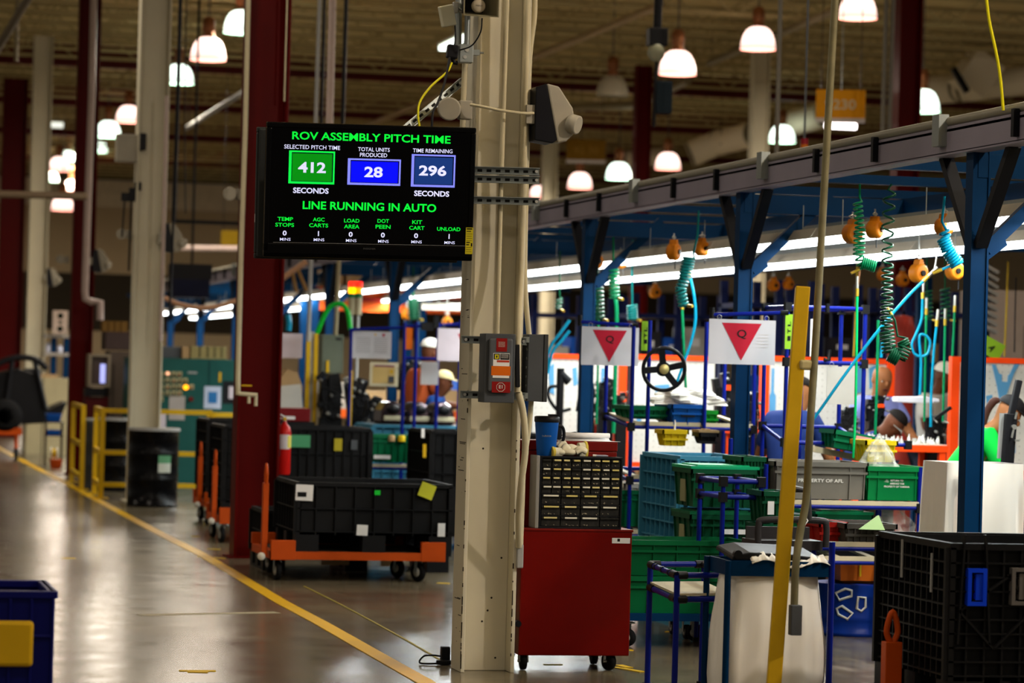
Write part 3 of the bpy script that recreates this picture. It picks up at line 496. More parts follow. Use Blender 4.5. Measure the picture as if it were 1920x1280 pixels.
# ================================================================ builders for totes, bins, racks, carts
def tote(label,loc,L,Wd,H,m,rz=0,cat='tote',name='plastic_tote',ribs=6,text=None,tag_m=None,taper=.02,lid=None,group=None,endlab=None,open_=True):
    """front-bottom-centre at loc, opening up; x +-L/2, y 0..Wd"""
    o=T(name,label,cat,loc,rz,group); b=MB(m); t=.006; tp=taper
    def ring(z,off): return [(-L/2+off,off,z),(L/2-off,off,z),(L/2-off,Wd-off,z),(-L/2+off,Wd-off,z)]
    R0,R1,R2,R3=ring(0,tp),ring(H,0),ring(H,t),ring(.008,tp+t); b.add(R0+R1+R2+R3,[(3,2,1,0)]+[(i,(i+1)%4,4+(i+1)%4,4+i) for i in range(4)]+[(4+i,4+(i+1)%4,8+(i+1)%4,8+i) for i in range(4)]+[(8+i,8+(i+1)%4,12+(i+1)%4,12+i) for i in range(4)]+[(12,13,14,15)])
    e=.012; b.box(-L/2-e,L/2+e,-e,0,H-.03,H); b.box(-L/2-e,L/2+e,Wd,Wd+e,H-.03,H); b.box(-L/2-e,-L/2,-e,Wd+e,H-.03,H); b.box(L/2,L/2+e,-e,Wd+e,H-.03,H)
    b.box(-L/2-e*.5,L/2+e*.5,-e*.6,0.004,H-.075,H-.06)
    for i in range(ribs+1):
        x=-L/2+.012+i*(L-.024)/ribs
        if 0<i<ribs and i not in (1,ribs-1) and text: continue
        b.bar((x,.002,H-.03),(x,tp-.004,.004),.006,.02,up=Y)
    for s in (-1,1):
        for j in range(4): y=.03+j*(Wd-.06)/3; b.bar((s*(L/2),y,H-.03),(s*(L/2-tp),y,.004),.006,.016,up=X)
    b.build('body',None,o)
    if text:
        b=MB(mat('white_print','d6d4cc',.6,var=0)); n=len(text)
        for i,(t_,w_,h_) in enumerate(text): b.text(t_,(0,-.0015+tp*(.5),H*.5+(n/2-i-.5)*h_*1.6),X,Vector((0,-tp,H)).normalized(),h_,w_,.02)
        q=b.build('printed_text',None,o); q.location.y=-.006
    if tag_m: b=MB(tag_m[0]); x,w_,z,h_=tag_m[1:]; b.box(x-w_/2,x+w_/2,-.016,-.012 if z+h_>H-.08 else .0,z,z+h_); b.build('paper_label',None,o)
    if endlab: b=MB(endlab); b.box(-L/2-.004,-L/2+.004,Wd*.35,Wd*.62,H*.12,H*.7); b.build('end_label',None,o)
    if lid:
        b=MB(lid); b.box(-L/2-.014,L/2+.014,-.014,Wd/2-.002,H,H+.018); b.box(-L/2-.014,L/2+.014,Wd/2+.002,Wd+.014,H,H+.018); b.box(-L/2+.04,L/2-.04,.03,Wd-.03,H+.018,H+.026); b.build('lid',None,o)
    return o
def bulk_bin(label,loc,L,Wd,H,m,rz=0,name='bulk_bin',nx=9,nz=6,labels=(),latch=(),feet=True,group=None):
    o=T(name,label,'bulk container',loc,rz,group); b=MB(m); f=.13 if feet else .0; t=.03
    b.box(-L/2+t,L/2-t,0+t,.012+t,f,H-.01); b.box(-L/2+t,L/2-t,Wd-t-.012,Wd-t,f,H-.01); b.box(-L/2+t,-L/2+t+.012,t,Wd-t,f,H-.01); b.box(L/2-t-.012,L/2-t,t,Wd-t,f,H-.01); b.box(-L/2+t,L/2-t,t,Wd-t,f,f+.02)
    for z in [H-.03]+[f+.02+(H-f-.05)*k/nz for k in range(nz)]:
        w=.03 if z>H-.05 else .008; zt=z+ (.03 if z>H-.05 else .008)
        b.box(-L/2,L/2,0,t+.002,z,zt); b.box(-L/2,L/2,Wd-t,Wd,z,zt); b.box(-L/2,-L/2+t,t,Wd-t,z,zt); b.box(L/2-t,L/2,t,Wd-t,z,zt)
    for k in range(nx+1):
        x=-L/2+.004+k*(L-.008)/nx; w=.022 if k in (0,nx) else .005
        for y in (.004,Wd-t): b.box(x-w,x+w,y,y+t-.004,f,H-.02)
        yy=.004+k*(Wd-.008)/nx
        for x2 in (-L/2+.004,L/2-t): b.box(x2,x2+t-.004,max(.0,yy-w),min(Wd,yy+w),f,H-.02)
    b.build('body',None,o)
    if feet:
        b=MB(m)
        for x in (-L/2+.09,0,L/2-.09):
            b.box(x-.09,x+.09,0,Wd,0,.02)
            for y in (.0,Wd/2-.07,Wd-.14): b.box(x-.09,x+.09,y,y+.14,.02,f)
        b.build('pallet_base',None,o)
    for (mm,x,w,z,h) in labels: MB(mm).box(x-w/2,x+w/2,-.004,.006,z,z+h).build('paper_label',None,o)
    for (mm,x,w,z,h) in latch:
        b=MB(mm); b.frame(x-w/2,x+w/2,z,z+h,w*.2,-.02,.02); b.box(x-w*.05,x+w*.3,-.012,.02,z+h*.15,z+h*.85); b.build('latch',None,o)
    return o
def joint(b,p): b.use(JNT); b.cb(p,(.046,.046,.06)); b.use(PIPE)
def pipe_rack(label,loc,w,dp,hp,shelves,rz=0,cat='flow rack',name='flow_rack',tilt=0.0,top=True,posts4=None,board=BEIGE,group=None):
    """front-left-bottom... centred on x; posts (front h, back h)"""
    o=T(name,label,cat,loc,rz,group); hf,hb=hp
    for x,y,h in ((-w/2,0,hf),(w/2,0,hf),(-w/2,dp,hb),(w/2,dp,hb)):
        b=MB(PIPE); b.tube([(x,y,.0),(x,y,h)],.0145,10); b.use(JNT).lathe([(.022,0),(.022,.03)],(x,y,0),n=10); q=b.build('post',None,o)
    for z in shelves:
        zz=abs(z); b=MB(PIPE)
        for y in (0,dp): b.tube([(-w/2,y,zz+tilt*(y/dp)),(w/2,y,zz+tilt*(y/dp))],.0145,8)
        for x in (-w/2,w/2): b.tube([(x,0,zz),(x,dp,zz+tilt)],.0145,8)
        for x in (-w/2,w/2):
            for y in (0,dp): joint(b,(x,y,zz+tilt*(y/dp)))
        b.build('shelf_rail',None,o)
        if z>0 and board:
            b=MB(board); n=max(2,int(w/.2))
            for k in range(n): x=-w/2+.05+k*(w-.1)/(n-1); b.bar((x,0.0,zz+.022),(x,dp,zz+.022+tilt),.045,.014)
            b.box(-w/2,w/2,-.012,.012,zz+.012,zz+.04); b.build('roller_track',None,o)
    return o
def caster(o,x,y,r=.05,m=None,rot=0):
    a=Vector((math.cos(rot),math.sin(rot),0)); b=MB(RUB); b.lathe([(r*.55,-.018),(r*.95,-.018),(r,-.01),(r,.01),(r*.95,.018),(r*.55,.018)],(x,y,r),a,20); b.use(mat('wheel_hub','a9a79c',.45)).lathe([(0,-.02),(r*.5,-.02),(r*.5,.02),(0,.02)],(x,y,r),a,14); w_=b.build('wheel',None,o)
    b=MB(GALV); n=Vector((-a.y,a.x,0))
    for s in (-1,1): b.bar(Vector((x,y,r))+a*s*.026,Vector((x,y,r*2+.035))+a*s*.026,.03,.005,up=a)
    b.cb((x,y,r*2+.035),(.08,.08,.008)); b.build('fork',None,w_)
# ================================================================ right-hand work cell: totes and racks
pr=lambda px,py,d:P(px,py,d)
# flow rack with property totes (d 19.5)
fl=F(1428,945,19.5); fr_=F(1732,948,19.5); w_=(fr_-fl).length+.0; c=(fl+fr_)/2; zs_=P(1580,950,19.5).z
rk=pipe_rack('blue pipe flow rack carrying the grey AFL tote and bagged green tote',(c.x,c.y,0),w_,.78,(zs_+.26,1.25),[zs_,.50],tilt=.05)
tote('grey tote printed PROPERTY OF AFL on the flow rack, behind the yellow post',(P(1536,940,19.5).x,c.y+.01,zs_+.045),.60,.5,.235,GRYB,text=[('PROPERTY OF AFL',.30,.022)],endlab=PAP)
tote('dark green tote end-on beside the grey AFL tote, on the rack corner',(P(1402,936,19.75).x-.04,c.y+.12,zs_+.06),.15,.40,.24,mat('deep_green','07482c',.45),endlab=mat('old_label','8f8f6a',.7))
gt=tote('bright green tote printed RETURN TO, PROPERTY OF YAMAHA, lined with a plastic bag',(P(1690,937,19.5).x,c.y+.005,zs_+.045),.40,.52,.215,mat('bright_green','027038',.4),text=[('RETURN TO',.085,.012),('AMBRAKE YAM',.095,.012),('PROPERTY OF YAMAHA',.17,.012)])
def crumple(name,label,loc,sx,sy,sz,m,cat='plastic bag',seed=1,peak=0,thing=True,parent=None):
    rnd=random.Random(seed); n,k=22,11; vs=[];fs=[]
    for i in range(k+1):
        t=i/k
        for j in range(n):
            a=2*pi*j/n; rr=(math.cos(t*pi/2)**.7)*(1+.18*math.sin(a*5+t*7+seed)+rnd.uniform(-.09,.09)); 
            if peak: rr*=1-.35*t
            vs.append((sx*rr*math.cos(a),sy*rr*math.sin(a),sz*(t if peak else math.sin(t*pi/2))*(1+rnd.uniform(-.07,.07))))
    for i in range(k):
        for j in range(n): fs.append((i*n+j,i*n+(j+1)%n,(i+1)*n+(j+1)%n,(i+1)*n+j))
    b=MB(m); b.add(vs,fs,False); o=b.build(name,None,parent); o.location=loc
    return tag(o,label,cat) if thing else o
yb=tote('yellow open bin behind the clear bag, above the green tote',(P(1652,856,20.1).x,P(1652,870,20.1).y,P(1652,866,20.1).z),.2,.3,.14,YBIN,cat='bin',name='parts_bin',ribs=3)
FILM=mat('film_bag','e2e0d8',.2,alpha=.26,var=.1)
crumple('plastic_liner','clear plastic bag bunched up out of the bright green tote',(P(1668,880,19.6).x,c.y+.24,zs_+.16),.145,.2,.29,FILM,seed=4,peak=1)
crumple('plastic_bag','crumpled clear bag stuffed on the lower shelf by the trash stand',(P(1708,1000,19.4).x,c.y+.25,P(1708,1008,19.5).z),.15,.2,.18,FILM,seed=9)
e=T('bottle','clear bottle with blue cap on the lower shelf','bottle',(P(1668,985,19.5).x,c.y+.15,P(1668,1000,19.5).z)); MB(CLEAR).lathe([(.03,0),(.032,.01),(.032,.06),(.018,.1),(.014,.11)]).build('body',None,e); MB(PIPE).lathe([(.02,.1),(.02,.155),(.014,.16)]).build('cap',None,e)
lz=P(1600,1008,19.5).z
tote('green lidded tote, nearer of two on the lower shelf of the flow rack',(P(1604,1010,19.4).x,c.y+.12,lz-.05),.36,.45,.19,GRN,lid=GRNL); tote('second green lidded tote partly behind the yellow post on the lower shelf',(P(1535,1012,19.4).x,c.y+.2,lz-.06),.3,.4,.165,mat('bright_green','027038',.4),lid=GRNL)
tote('small red crate on the low blue cart behind the black bulk bin',(P(1562,1018,18.2).x,P(1562,1018,18.2).y,P(1562,1020,18.2).z),.16,.45,.13,mat('red_crate','9c1a12',.45),ribs=3,cat='crate',name='plastic_crate')
tote('dark grey ribbed crate next to the small red crate',(P(1632,1022,18.1).x,P(1632,1022,18.1).y,P(1632,1025,18.1).z),.30,.45,.135,mat('dark_grey_crate','46433e',.5),ribs=7,cat='crate',name='plastic_crate')
b=MB(mat('pale_green_card','9dbb82',.7)); q=P(1612,992,18.0); b.add([q,q+Vector((.155,0,-.002)),P(1648,966,18.1),q+Vector((0,.02,0)),q+Vector((.155,.02,-.002)),P(1648,966,18.1)+Vector((0,.02,0))],[(0,1,2),(5,4,3),(0,3,4,1),(1,4,5,2),(2,5,3,0)]); tag(b.build('folded_card'),'pale green folded card standing on the dark grey crate','card')
lowc=F(1600,1030,18.1); pipe_rack('low blue pipe cart holding the red and dark grey crates',(lowc.x+.05,lowc.y-.03,0),.62,.52,(P(1600,1026,18.1).z,P(1600,1026,18.1).z),[P(1600,1024,18.1).z-.012],cat='cart',name='pipe_cart')
# upper sign/parts frame
d=20.9; a=F(1474,700,d); q=F(1631,700,d); zt=P(1550,577,d).z; zm=P(1550,680,d).z; zl=P(1620,833,d).z
up=T('sign_stand','tall blue pipe frame behind the yellow post, hung with sheets and labels','frame',((a.x+q.x)/2,a.y,0)); hw=(q.x-a.x)/2
for x,y in ((-hw,0),(hw,0),(-hw+.14,.1),(-hw,.5),(hw,.5)): MB(PIPE).tube([(x,y,0),(x,y,zt)],.0145,10).build('post',None,up)
for z,x0,x1,y in ((zt,-hw,hw,0),(zm,-hw,hw,0),(zl,-hw,hw+.33,0),(zt,-hw,hw,.5),(zl+.1,-hw,hw,.5)):
    b=MB(PIPE); b.tube([(x0,y,z),(x1,y,z)],.0145,8); joint(b,(x0,y,z)); joint(b,(x1,y,z)); b.build('rail',None,up)
for x in (-hw,hw): MB(PIPE).tube([(x,0,zt),(x,.5,zt)],.0145,8).build('side_rail',None,up); MB(PIPE).tube([(x,0,zl),(x,.5,zl+.1)],.0145,8).build('side_rail',None,up)
b=MB(JNT); b.tube([(P(1553,576,d).x-(a.x+q.x)/2,-.05,zt+.03),(P(1553,576,d).x-(a.x+q.x)/2,-.05,zt-.03)],.016); b.tube([(P(1556,660,d).x-(a.x+q.x)/2,-.05,zm+.09),(P(1556,660,d).x-(a.x+q.x)/2,-.05,zm+.02),(P(1546,670,d).x-(a.x+q.x)/2,-.05,zm+.02)],.015); b.build('stub_fitting',None,up)
b=MB(BEIGE); b.bar((-hw+.15,-.02,zl-.03),(hw+.1,-.02,zl-.12),.05,.04); b.build('sloped_track',None,up)
def sheet(name,label,px0,px1,py0,py1,d,m=PAP,cat='paper sheet',extra=None,lean=.027):
    c=P((px0+px1)/2,(py0+py1)/2,d); w=S(px1-px0,d)/2/.99; h=S(py1-py0,d)/2; o=T(name,label,cat,c)
    b=MB(m); b.add([(-w,0,-h),(w,0.003,-h),(w,0,h),(-w,0,h),(-w,.003,-h),(w,.006,-h),(w,.003,h),(-w,.003,h)],[(0,1,2,3),(7,6,5,4),(0,4,5,1),(3,2,6,7),(0,3,7,4),(1,5,6,2)]); b.build('sheet',None,o)
    if extra: extra(o,w,h)
    return o
def rings(o,w,h):
    b=MB(STEEL)
    for s in (-.7,.72): b.tube([(s*w+.015*math.cos(t*pi/6),-.002,h+.012+.016*math.sin(t*pi/6)) for t in range(12)],.0015,4,closed=True)
    b.build('ring',None,o)
def qmark(bright):
    def f(o,w,h):
        b=MB(mat('sign_red','a3122a',.5,var=.05)); x0=-.62*w if bright<0 else -.62*w; b.add([(-.62*w,-.002,.84*h),(.57*w,-.002,.84*h),(-.02*w,-.002,-.82*h)],[(0,2,1)]); b.build('red_triangle',None,o)
        b=MB(INK); b.text('Q',(-.02*w,-.0035,.34*h),X,Zv,.2*h*2.1,.15*w*1.9,.012); b.build('letter',None,o)
        b=MB(mat('faint_print','b9b6b2',.6,var=0)); 
        for i in range(5): b.box(.45*w,.8*w,-.0015,0,.35*h-i*.14*h,.36*h-i*.14*h+.001)
        b.build('fine_print',None,o); rings(o,w,h)
    return f
QW=mat('sign_white','b4b3ba',.35,var=.05)
sheet('quality_sign','white Q sign with red triangle, hanging in front of the second blue post',1327,1456,599,683,20.6,QW,'sign',qmark(1)); sheet('quality_sign','white Q sign with red triangle, just right of the blue post beyond the mug',1089,1199,613,685,22.6,QW,'sign',qmark(-1))
for (x0,y0,x1,y1,d,l) in ((1335,590,1478,586,20.65,'blue rail from which the nearer Q sign hangs'),(1087,603,1196,610,22.65,'blue rail from which the farther Q sign hangs')):
    p0,p1=P(x0,y0,d),P(x1,y1,d); o=T('sign_rail',l,'rail',p0); b=MB(PIPE); b.tube([(0,0,0),p1-p0],.0135,8); b.build('pipe',None,o); b=MB(JNT); b.cyl((0,0,-.03),(0,0,.05),.017); b.tube([(p1-p0)*.9,(p1-p0)],.017,8); b.build('joint',None,o)
def gtag(o,w,h):
    b=MB(INK)
    for i in range(3): b.text('LTI'[i],(0,-.0015,h*.45-i*h*.42),Zv,-X,w*.8,h*.28,.03)
    b.build('letters',None,o)
LIME=mat('lime_label','86b52a',.6)
sheet('label_strip','lime green vertical label on the nearer pipe frame beside the yellow post',1472,1487,589,654,20.8,LIME,'label',gtag); sheet('label_strip','lime green vertical label on the rack beside the farther Q sign',1203,1218,602,657,22.2,LIME,'label',gtag)
sheet('paper_sheet','blank grey-white sheet hanging from the frame right of the yellow post',1549,1606,687,758,20.85,mat('grey_sheet','a3a09a',.6),'paper sheet',rings); sheet('paper_sheet','narrow white sheet curling between yellow post and conduit',1519,1533,598,668,20.8,PAP,'paper sheet')
sheet('lime_placard','lime green diamond placard with letter A above the pegboard',1838,1882,636,669,25.9,LIME,'sign',lambda o,w,h:(MB(INK).text('A',(0,-.002,0),(.8,0,-.55),(.55,0,.8),h*.9,w*.5,.03).build('letter',None,o),setattr(o,'rotation_euler',(0,.45,0))))
# rack with steering wheel
d=22.2; a=F(1181,800,d); q=F(1325,800,d); c1=(a+q)/2
rk1=pipe_rack('blue pipe rack with the steering wheel, beside the farther Q sign',(c1.x+.18,c1.y,0),(q-a).length+.36,.75,(P(1200,612,d).z,P(1200,604,d).z),[P(1200,1003,d).z,P(1200,900,d).z,P(1200,800,d).z],tilt=.06)
for x in (F(1209,800,d).x,F(1322,800,d).x):
    o=MB(PIPE).tube([(x-c1.x-.18,-.03,0),(x-c1.x-.18,-.03,P(1200,600,d).z)],.0145,10).build('post',None,rk1)
sw=T('steering_wheel','black three-spoke steering wheel hung on the pipe rack','steering wheel',P(1245,692,21.9)); sw.rotation_euler=(.12,0,-.05); r=S(40,21.9); b=MB(BLK); b.tube([(r*math.cos(t*pi/18),0,r*math.sin(t*pi/18)*1.0) for t in range(36)],.014,10,closed=True); b.build('rim',None,sw)
b=MB(BLK)
for an in (100,185,15,-50): b.bar((0,.02,0),(r*.96*math.cos(R(an)),0,r*.96*math.sin(R(an))),.045,.02,up=Y)
b.lathe([(.055,0),(.05,.02)],(0,.02,0),(0,-1,0),16); b.build('spokes',None,sw); b=MB(mat('gold_badge','c9b878',.4,.4)); b.lathe([(.0,0),(.036,0),(.034,.008),(0,.009)],(0,-.004,0),(0,-1,0),18); b.build('hub_badge',None,sw)
zS=P(1200,800,d).z+.06
tote('low green tray on the top shelf of the steering-wheel rack',(P(1222,790,d).x,c1.y+.1,zS),.26,.5,.09,GRN,cat='tray',name='parts_tray')
tote('green tray to the side of the blue bin, under white plastic',(P(1338,795,d).x,c1.y+.1,zS-.04),.16,.5,.11,mat('leaf_green','0a7a1e',.45),cat='tray',name='parts_tray',ribs=3)
bb=tote('blue bin heaped with white plastic on the steering-wheel rack',(P(1290,815,d).x,c1.y-.02,zS-.04),.23,.45,.15,BLUB,cat='bin',name='parts_bin',ribs=2); MB(BLK).box(-.05,.05,-.004,.02,.06,.09).build('hand_hold',None,bb)
crumple('foam_sheets','white crumpled plastic piled over the blue bin',(P(1305,790,d).x,c1.y+.2,zS+.105),.25,.2,.12,WHT,seed=3)
ybb=tote('small yellow open-front bin hung on the rack with a white bottle',(P(1266,836,21.9).x,P(1266,836,21.9).y,P(1266,836,21.9).z),.17,.2,.115,YBIN,cat='bin',name='parts_bin',ribs=3)
e=T('bottle','small white nozzle bottle standing in the yellow bin','bottle',(P(1268,812,21.9).x,P(1268,812,21.9).y+.04,P(1268,822,21.9).z-.02)); MB(WHT).lathe([(.016,0),(.018,.02),(.016,.06),(.008,.075),(.006,.095)]).build('body',None,e); MB(PAP).lathe([(.006,.09),(.004,.15)]).build('nozzle',None,e)
tote('tiny black box with tan lid beside the blue bin',(P(1328,830,21.8).x,P(1328,830,21.8).y,P(1328,832,21.8).z),.12,.16,.08,BLK,cat='box',name='small_box',ribs=2,lid=TAN)
tote('green tote on the middle shelf under the steering wheel',(P(1196,990,d).x,c1.y+.05,P(1196,1000,d).z+.05),.32,.5,.26,GRN,endlab=PAP)
tote('pale tote on the middle shelf, just visible behind the blue mesh bin',(P(1206,925,d).x,c1.y+.06,P(1206,925,d).z+.0),.26,.5,.07,WHT,name='parts_tray',cat='tray')
# light blue mesh bin, lidded green stack
d=20.3; c2=P(1345,1000,d); bulk_bin('light blue collapsible mesh bin behind the green lidded totes',(F(1346,900,d).x,F(1346,900,d).y,0),.52,.95,P(1346,856,d).z,LBL,nx=8,nz=9,labels=[(mat('dark_label','2c4754',.6),.0,.12,.75,.05)])
b=D.objects; 
c3=F(1356,1000,19.4); z=P(1350,1018,19.4).z
for k,(l,m2) in enumerate((('bottom green lidded tote of the stack by the light blue bin',GRN),('middle green lidded tote of the stack by the light blue bin',GRN),('top green lidded tote of the stack, with a brighter green lid',GRN))):
    tote(l,(c3.x,c3.y+.03*0,.26+k*.285),.42,.42,.24,mat('deep_green','07482c',.45),lid=GRNL if k==2 else mat('deep_green_lid','0a5a38',.45),endlab=mat('old_label','8f8f6a',.7),tag_m=(PAP,.08,.18,.12,.03) if k==1 else None)  # top lid gets a brighter green than the lids below
dl=T('dolly','low blue dolly under the stacked lidded totes','dolly',(c3.x,c3.y+.02,0)); b=MB(BLU); b.box(-.25,.25,0,.42,.13,.17); b.box(-.25,.25,0,.42,.17,.258); b.build('deck',None,dl)
for x,y in ((-.2,.05),(.2,.05),(-.2,.36),(.2,.36)): caster(dl,x,y,.045)
c4=F(1400,1030,18.95)
for k in range(2): tote(('lower','upper')[k]+' dark green tote with a torn label, left of the trash bag lid',(P(1418,1000,19.0).x+.0,c4.y-.36,.58+k*.2),.17,.3,.19,mat('deep_green','07482c',.45),ribs=2,tag_m=(PAP,-.04,.04,.05,.08) if k else None)
st_=T('utility_stand','grey plastic stand carrying two dark green totes','stand',(P(1418,1000,19.0).x,c4.y-.36,0)); b=MB(BLKM); b.box(-.09,.09,.0,.3,.55,.578); b.build('shelf',None,st_); b=MB(PIPE)
for x in (-.07,.07):
    for y in (.03,.27): MB(PIPE).tube([(x,y,0),(x,y,.55)],.014,8).build('leg',None,st_)
# pair of big green totes on blue wheeled dolly
d=18.7; gx0=P(1180,1100,d).x; gy0=P(1180,1100,d).y; dol=T('dolly','blue wheeled dolly under the two wide green totes','dolly',(gx0+.37,gy0,0)); b=MB(BLU); b.box(-.4,.4,-.01,.5,P(1280,1166,d).z,P(1280,1152,d).z); b.build('deck',None,dol)
for x,y in ((-.36,.06),(.32,.06),(-.34,.44),(.18,.44)): caster(dol,x,y,.055,rot=.9)
z0=P(1280,1152,d).z
tote('lower wide green tote with printed text on the blue dolly',(gx0+.37,gy0+.01,z0),.76,.45,.225,mat('mid_green','025a30',.4),text=[('PROPERTY OF YAMAHA',.2,.016)]); tote('upper wide green tote on the blue dolly beside the red cabinet',(gx0+.37,gy0+.01,z0+.228),.76,.45,.215,mat('mid_green','025a30',.4),ribs=5)
# blue pipe table cart in front
d=16.1; a=G(1212,1284); q0=F(1243,1250,15.6); w4=S(140,16)/1.0
pc=T('pipe_cart','small blue pipe cart with a beige top between red cabinet and trash bag','cart',(F(1218,1100,16.4).x,F(1218,1100,16.4).y,0)); zt=P(1218,1060,16.3).z; zb_=P(1218,1103,16.3).z
L_=.40; dp=-.82
cs=[(0,0),(L_,0.0),(.19,dp),(L_+.16,dp)]
x0,y0=F(1218,1100,16.4).x,F(1218,1100,16.4).y
def rel(px,d): v=F(px,1150,d); return (v.x-x0,v.y-y0)
cs=[rel(1217,16.4),rel(1318,16.55),rel(1268,15.55),rel(1368,15.7)]
for x,y in cs: b=MB(PIPE); b.tube([(x,y,.0),(x,y,zt)],.0155,10); b.use(JNT).lathe([(.026,0),(.026,.02)],(x,y,0),n=10); b.build('leg',None,pc)
for z in (zt,zb_):
    for i,j in ((0,1),(1,3),(3,2),(2,0)):
        b=MB(PIPE); p_=Vector(cs[i]+(z,)); q_=Vector(cs[j]+(z,)); b.tube([p_,q_],.0155,8); b.use(JNT)
        for t in (.05,.95): c=p_.lerp(q_,t); b.tube([p_.lerp(q_,max(0,t-.12)),p_.lerp(q_,min(1,t+.12))],.021,8)
        if z==zt and (i,j)==(2,0):
            b.use(BLK)
            for t in (.25,.5,.75): b.tube([p_.lerp(q_,t-.02),p_.lerp(q_,t+.02)],.019,8)
        b.build('rail',None,pc)
b=MB(mat('beige_panel','b3a98c',.6)); b.add([Vector(cs[i]+(zb_+dz,)) for dz in (.018,.03) for i in (0,1,3,2)],[(0,3,2,1),(4,5,6,7),(0,1,5,4),(1,2,6,5),(2,3,7,6),(3,0,4,7)]); b.build('top_board',None,pc)
# trash bag stands
def bag_stand(label,px,pyt,d,wpx,hb,lidded,baglabel,base=.05):
    o=F(px,pyt,d); z=P(px,pyt,d).z; r=S(wpx/2,d); s=T('trash_stand',label,'trash stand',(o.x,o.y,0)); b=MB(BLU if lidded else PIPE)
    if lidded:
        b.frame(-r,r,z-.075,z,.0755,-.0,.006) if False else b.box(-r,r,-.008,0,z-.075,z); b.box(-r,r,r*1.5,r*1.5+.008,z-.075,z); b.box(-r-.008,-r,-.008,r*1.5,z-.075,z); b.box(r,r+.008,-.008,r*1.5,z-.075,z); b.build('ring_band',None,s)
        for x,y in ((-r-.02,0),(r+.025,0),(-r-.02,r*1.5),(r+.02,r*1.5)): MB(PIPE if x>0 else BLU).tube([(x,y,0),(x,y,z+(.1 if (x>0 and y==0) else 0))],.016,10).build('leg',None,s)
        b=MB(BLK); b.prism([(-r*.98,0),(-r*.95,.022),(-r*.6,.038),(r*.3,.03),(r*.9,.014),(r*.98,0)],(0,.02,z+.002),X,Zv,(0,r*1.2,.035)); b.cyl((-r*.86,.01,z+.03),(-r*.86,.04,z+.03),.022); b.build('lid',None,s,.006)
    else:
        for x,y in ((-r*.72,-.13),(r*.95,-.13),(-r*.72,r*1.6),(r*.95,r*1.6)): MB(PIPE).tube([(x,y,0),(x,y,z-.05)],.0155,10).build('leg',None,s); 
        b=MB(PIPE)
        for y in (0,r*1.6): b.tube([(-r*.9,y,z-.03),(r*.9,y,z-.03)],.0155,8)
        for x in (-r*.93,r*.93): b.tube([(x,r*.1,z-.03),(x,r*1.5,z-.03)],.0155,8)
        b.build('ring_rail',None,s); b=MB(JNT); b.cb((-r*.72,-.12,z-.05),(.05,.05,.07)); b.build('joint',None,s)
    # bag
    n=48; k=12; vs=[];fs=[]; rnd=random.Random(int(px))
    dpth=r*1.5 if lidded else r*1.6
    for i in range(k+1):
        t=i/k
        for j in range(n):
            a=2*pi*j/n; cx,cy=math.cos(a),math.sin(a); m_=max(abs(cx),abs(cy))**(.55 if lidded else .93); sx,sy=cx/m_,cy/m_
            fl_=(1 if lidded else 1.08)+(.10*math.sin(t*pi*.8)+ (.12*t if lidded else 0)-.06*max(0,t-.85)*6)+.045*math.sin(j*2.1+t*1.5)*(.25+t)+.022*math.sin(j*.9+t*4)*t+.012*math.sin(j*5.3+t*9)
            vs.append((sx*r*.97*fl_,dpth/2+sy*dpth/2*(.94 if lidded else 1.04)*fl_,z-.07-(z-.07-base)*t if lidded else z+.012-(z-base)*t))
    for i in range(k):
        for j in range(n): fs.append((i*n+j,i*n+(j+1)%n,(i+1)*n+(j+1)%n,(i+1)*n+j))
    fs.append(tuple(range(k*n,k*n+n))); b=MB(BAG); b.add(vs,[tuple(reversed(f)) for f in fs],True); bo=b.build('trash_bag',None); bo.location=(o.x,o.y+.0,0); tag(bo,baglabel,'plastic bag')
    if lidded:
        b=MB(BAG); pts=[]
        for j in range(30): t=j/29; pts.append((-r*.6+1.66*r*t,-.02+.008*math.sin(j*2),z-.012+.02*math.sin(t*9)-.03*max(0,t-.6)))
        vs=[Vector(p) for p in pts]+[Vector(p)+Vector((0,.05,.03+.012*math.sin(i*1.7))) for i,p in enumerate(pts)]; b.add(vs,[(i,i+1,31+i,30+i) for i in range(29)],True); q=b.build('bag_cuff',None,bo); q.modifiers.new('s','SOLIDIFY').thickness=.003
    return s
bag_stand('blue trash-bag stand with black lid behind the yellow post',1462,1052,15.35,186,0,True,'long white trash bag hanging from the lidded stand')
bag_stand('blue pipe trash frame behind the first blue post',1846,872,17.9,146,0,False,'wide white trash bag draped over the pipe frame behind the first blue post')
e=T('grey_carrier','dark grey plastic carrier with handle and diamond mark behind the trash lid','carrier',(F(1485,1020,16.6).x,F(1485,1020,16.6).y,0)); zt=P(1485,975,16.6).z; zq=P(1485,1025,16.6).z
b=MB(mat('carrier_grey','2d2b2c',.4)); w=.19; b.tube(arc([(-w,0,zq),(-w,0,zt-.03),(-w+.04,0,zt),(w-.04,0,zt),(w,0,zt-.03),(w,0,zq)]),.018,8); b.box(-w,w,.05,.3,zq-.02,zq+.03); b.box(-w+.02,w,.28,.3,zq,zt-.05); b.tube([(w-.1,-.0,zt),(w-.11,0,zt+.16),(w-.2,0,zt+.17)],.02,8); b.build('body',None,e); b=MB(PAP); c=Vector((-.06+.12,-.02,zt)); 
b.tube([c+Vector(v) for v in ((0,0,.03),(.018,0,0),(0,0,-.03),(-.018,0,0))],.004,5,closed=True); b.build('diamond_mark',None,e)
for x in (-.15,.15):
    for y in (.08,.27): MB(PIPE).tube([(x,y,0),(x,y,zq-.02)],.015,8).build('leg',None,e)
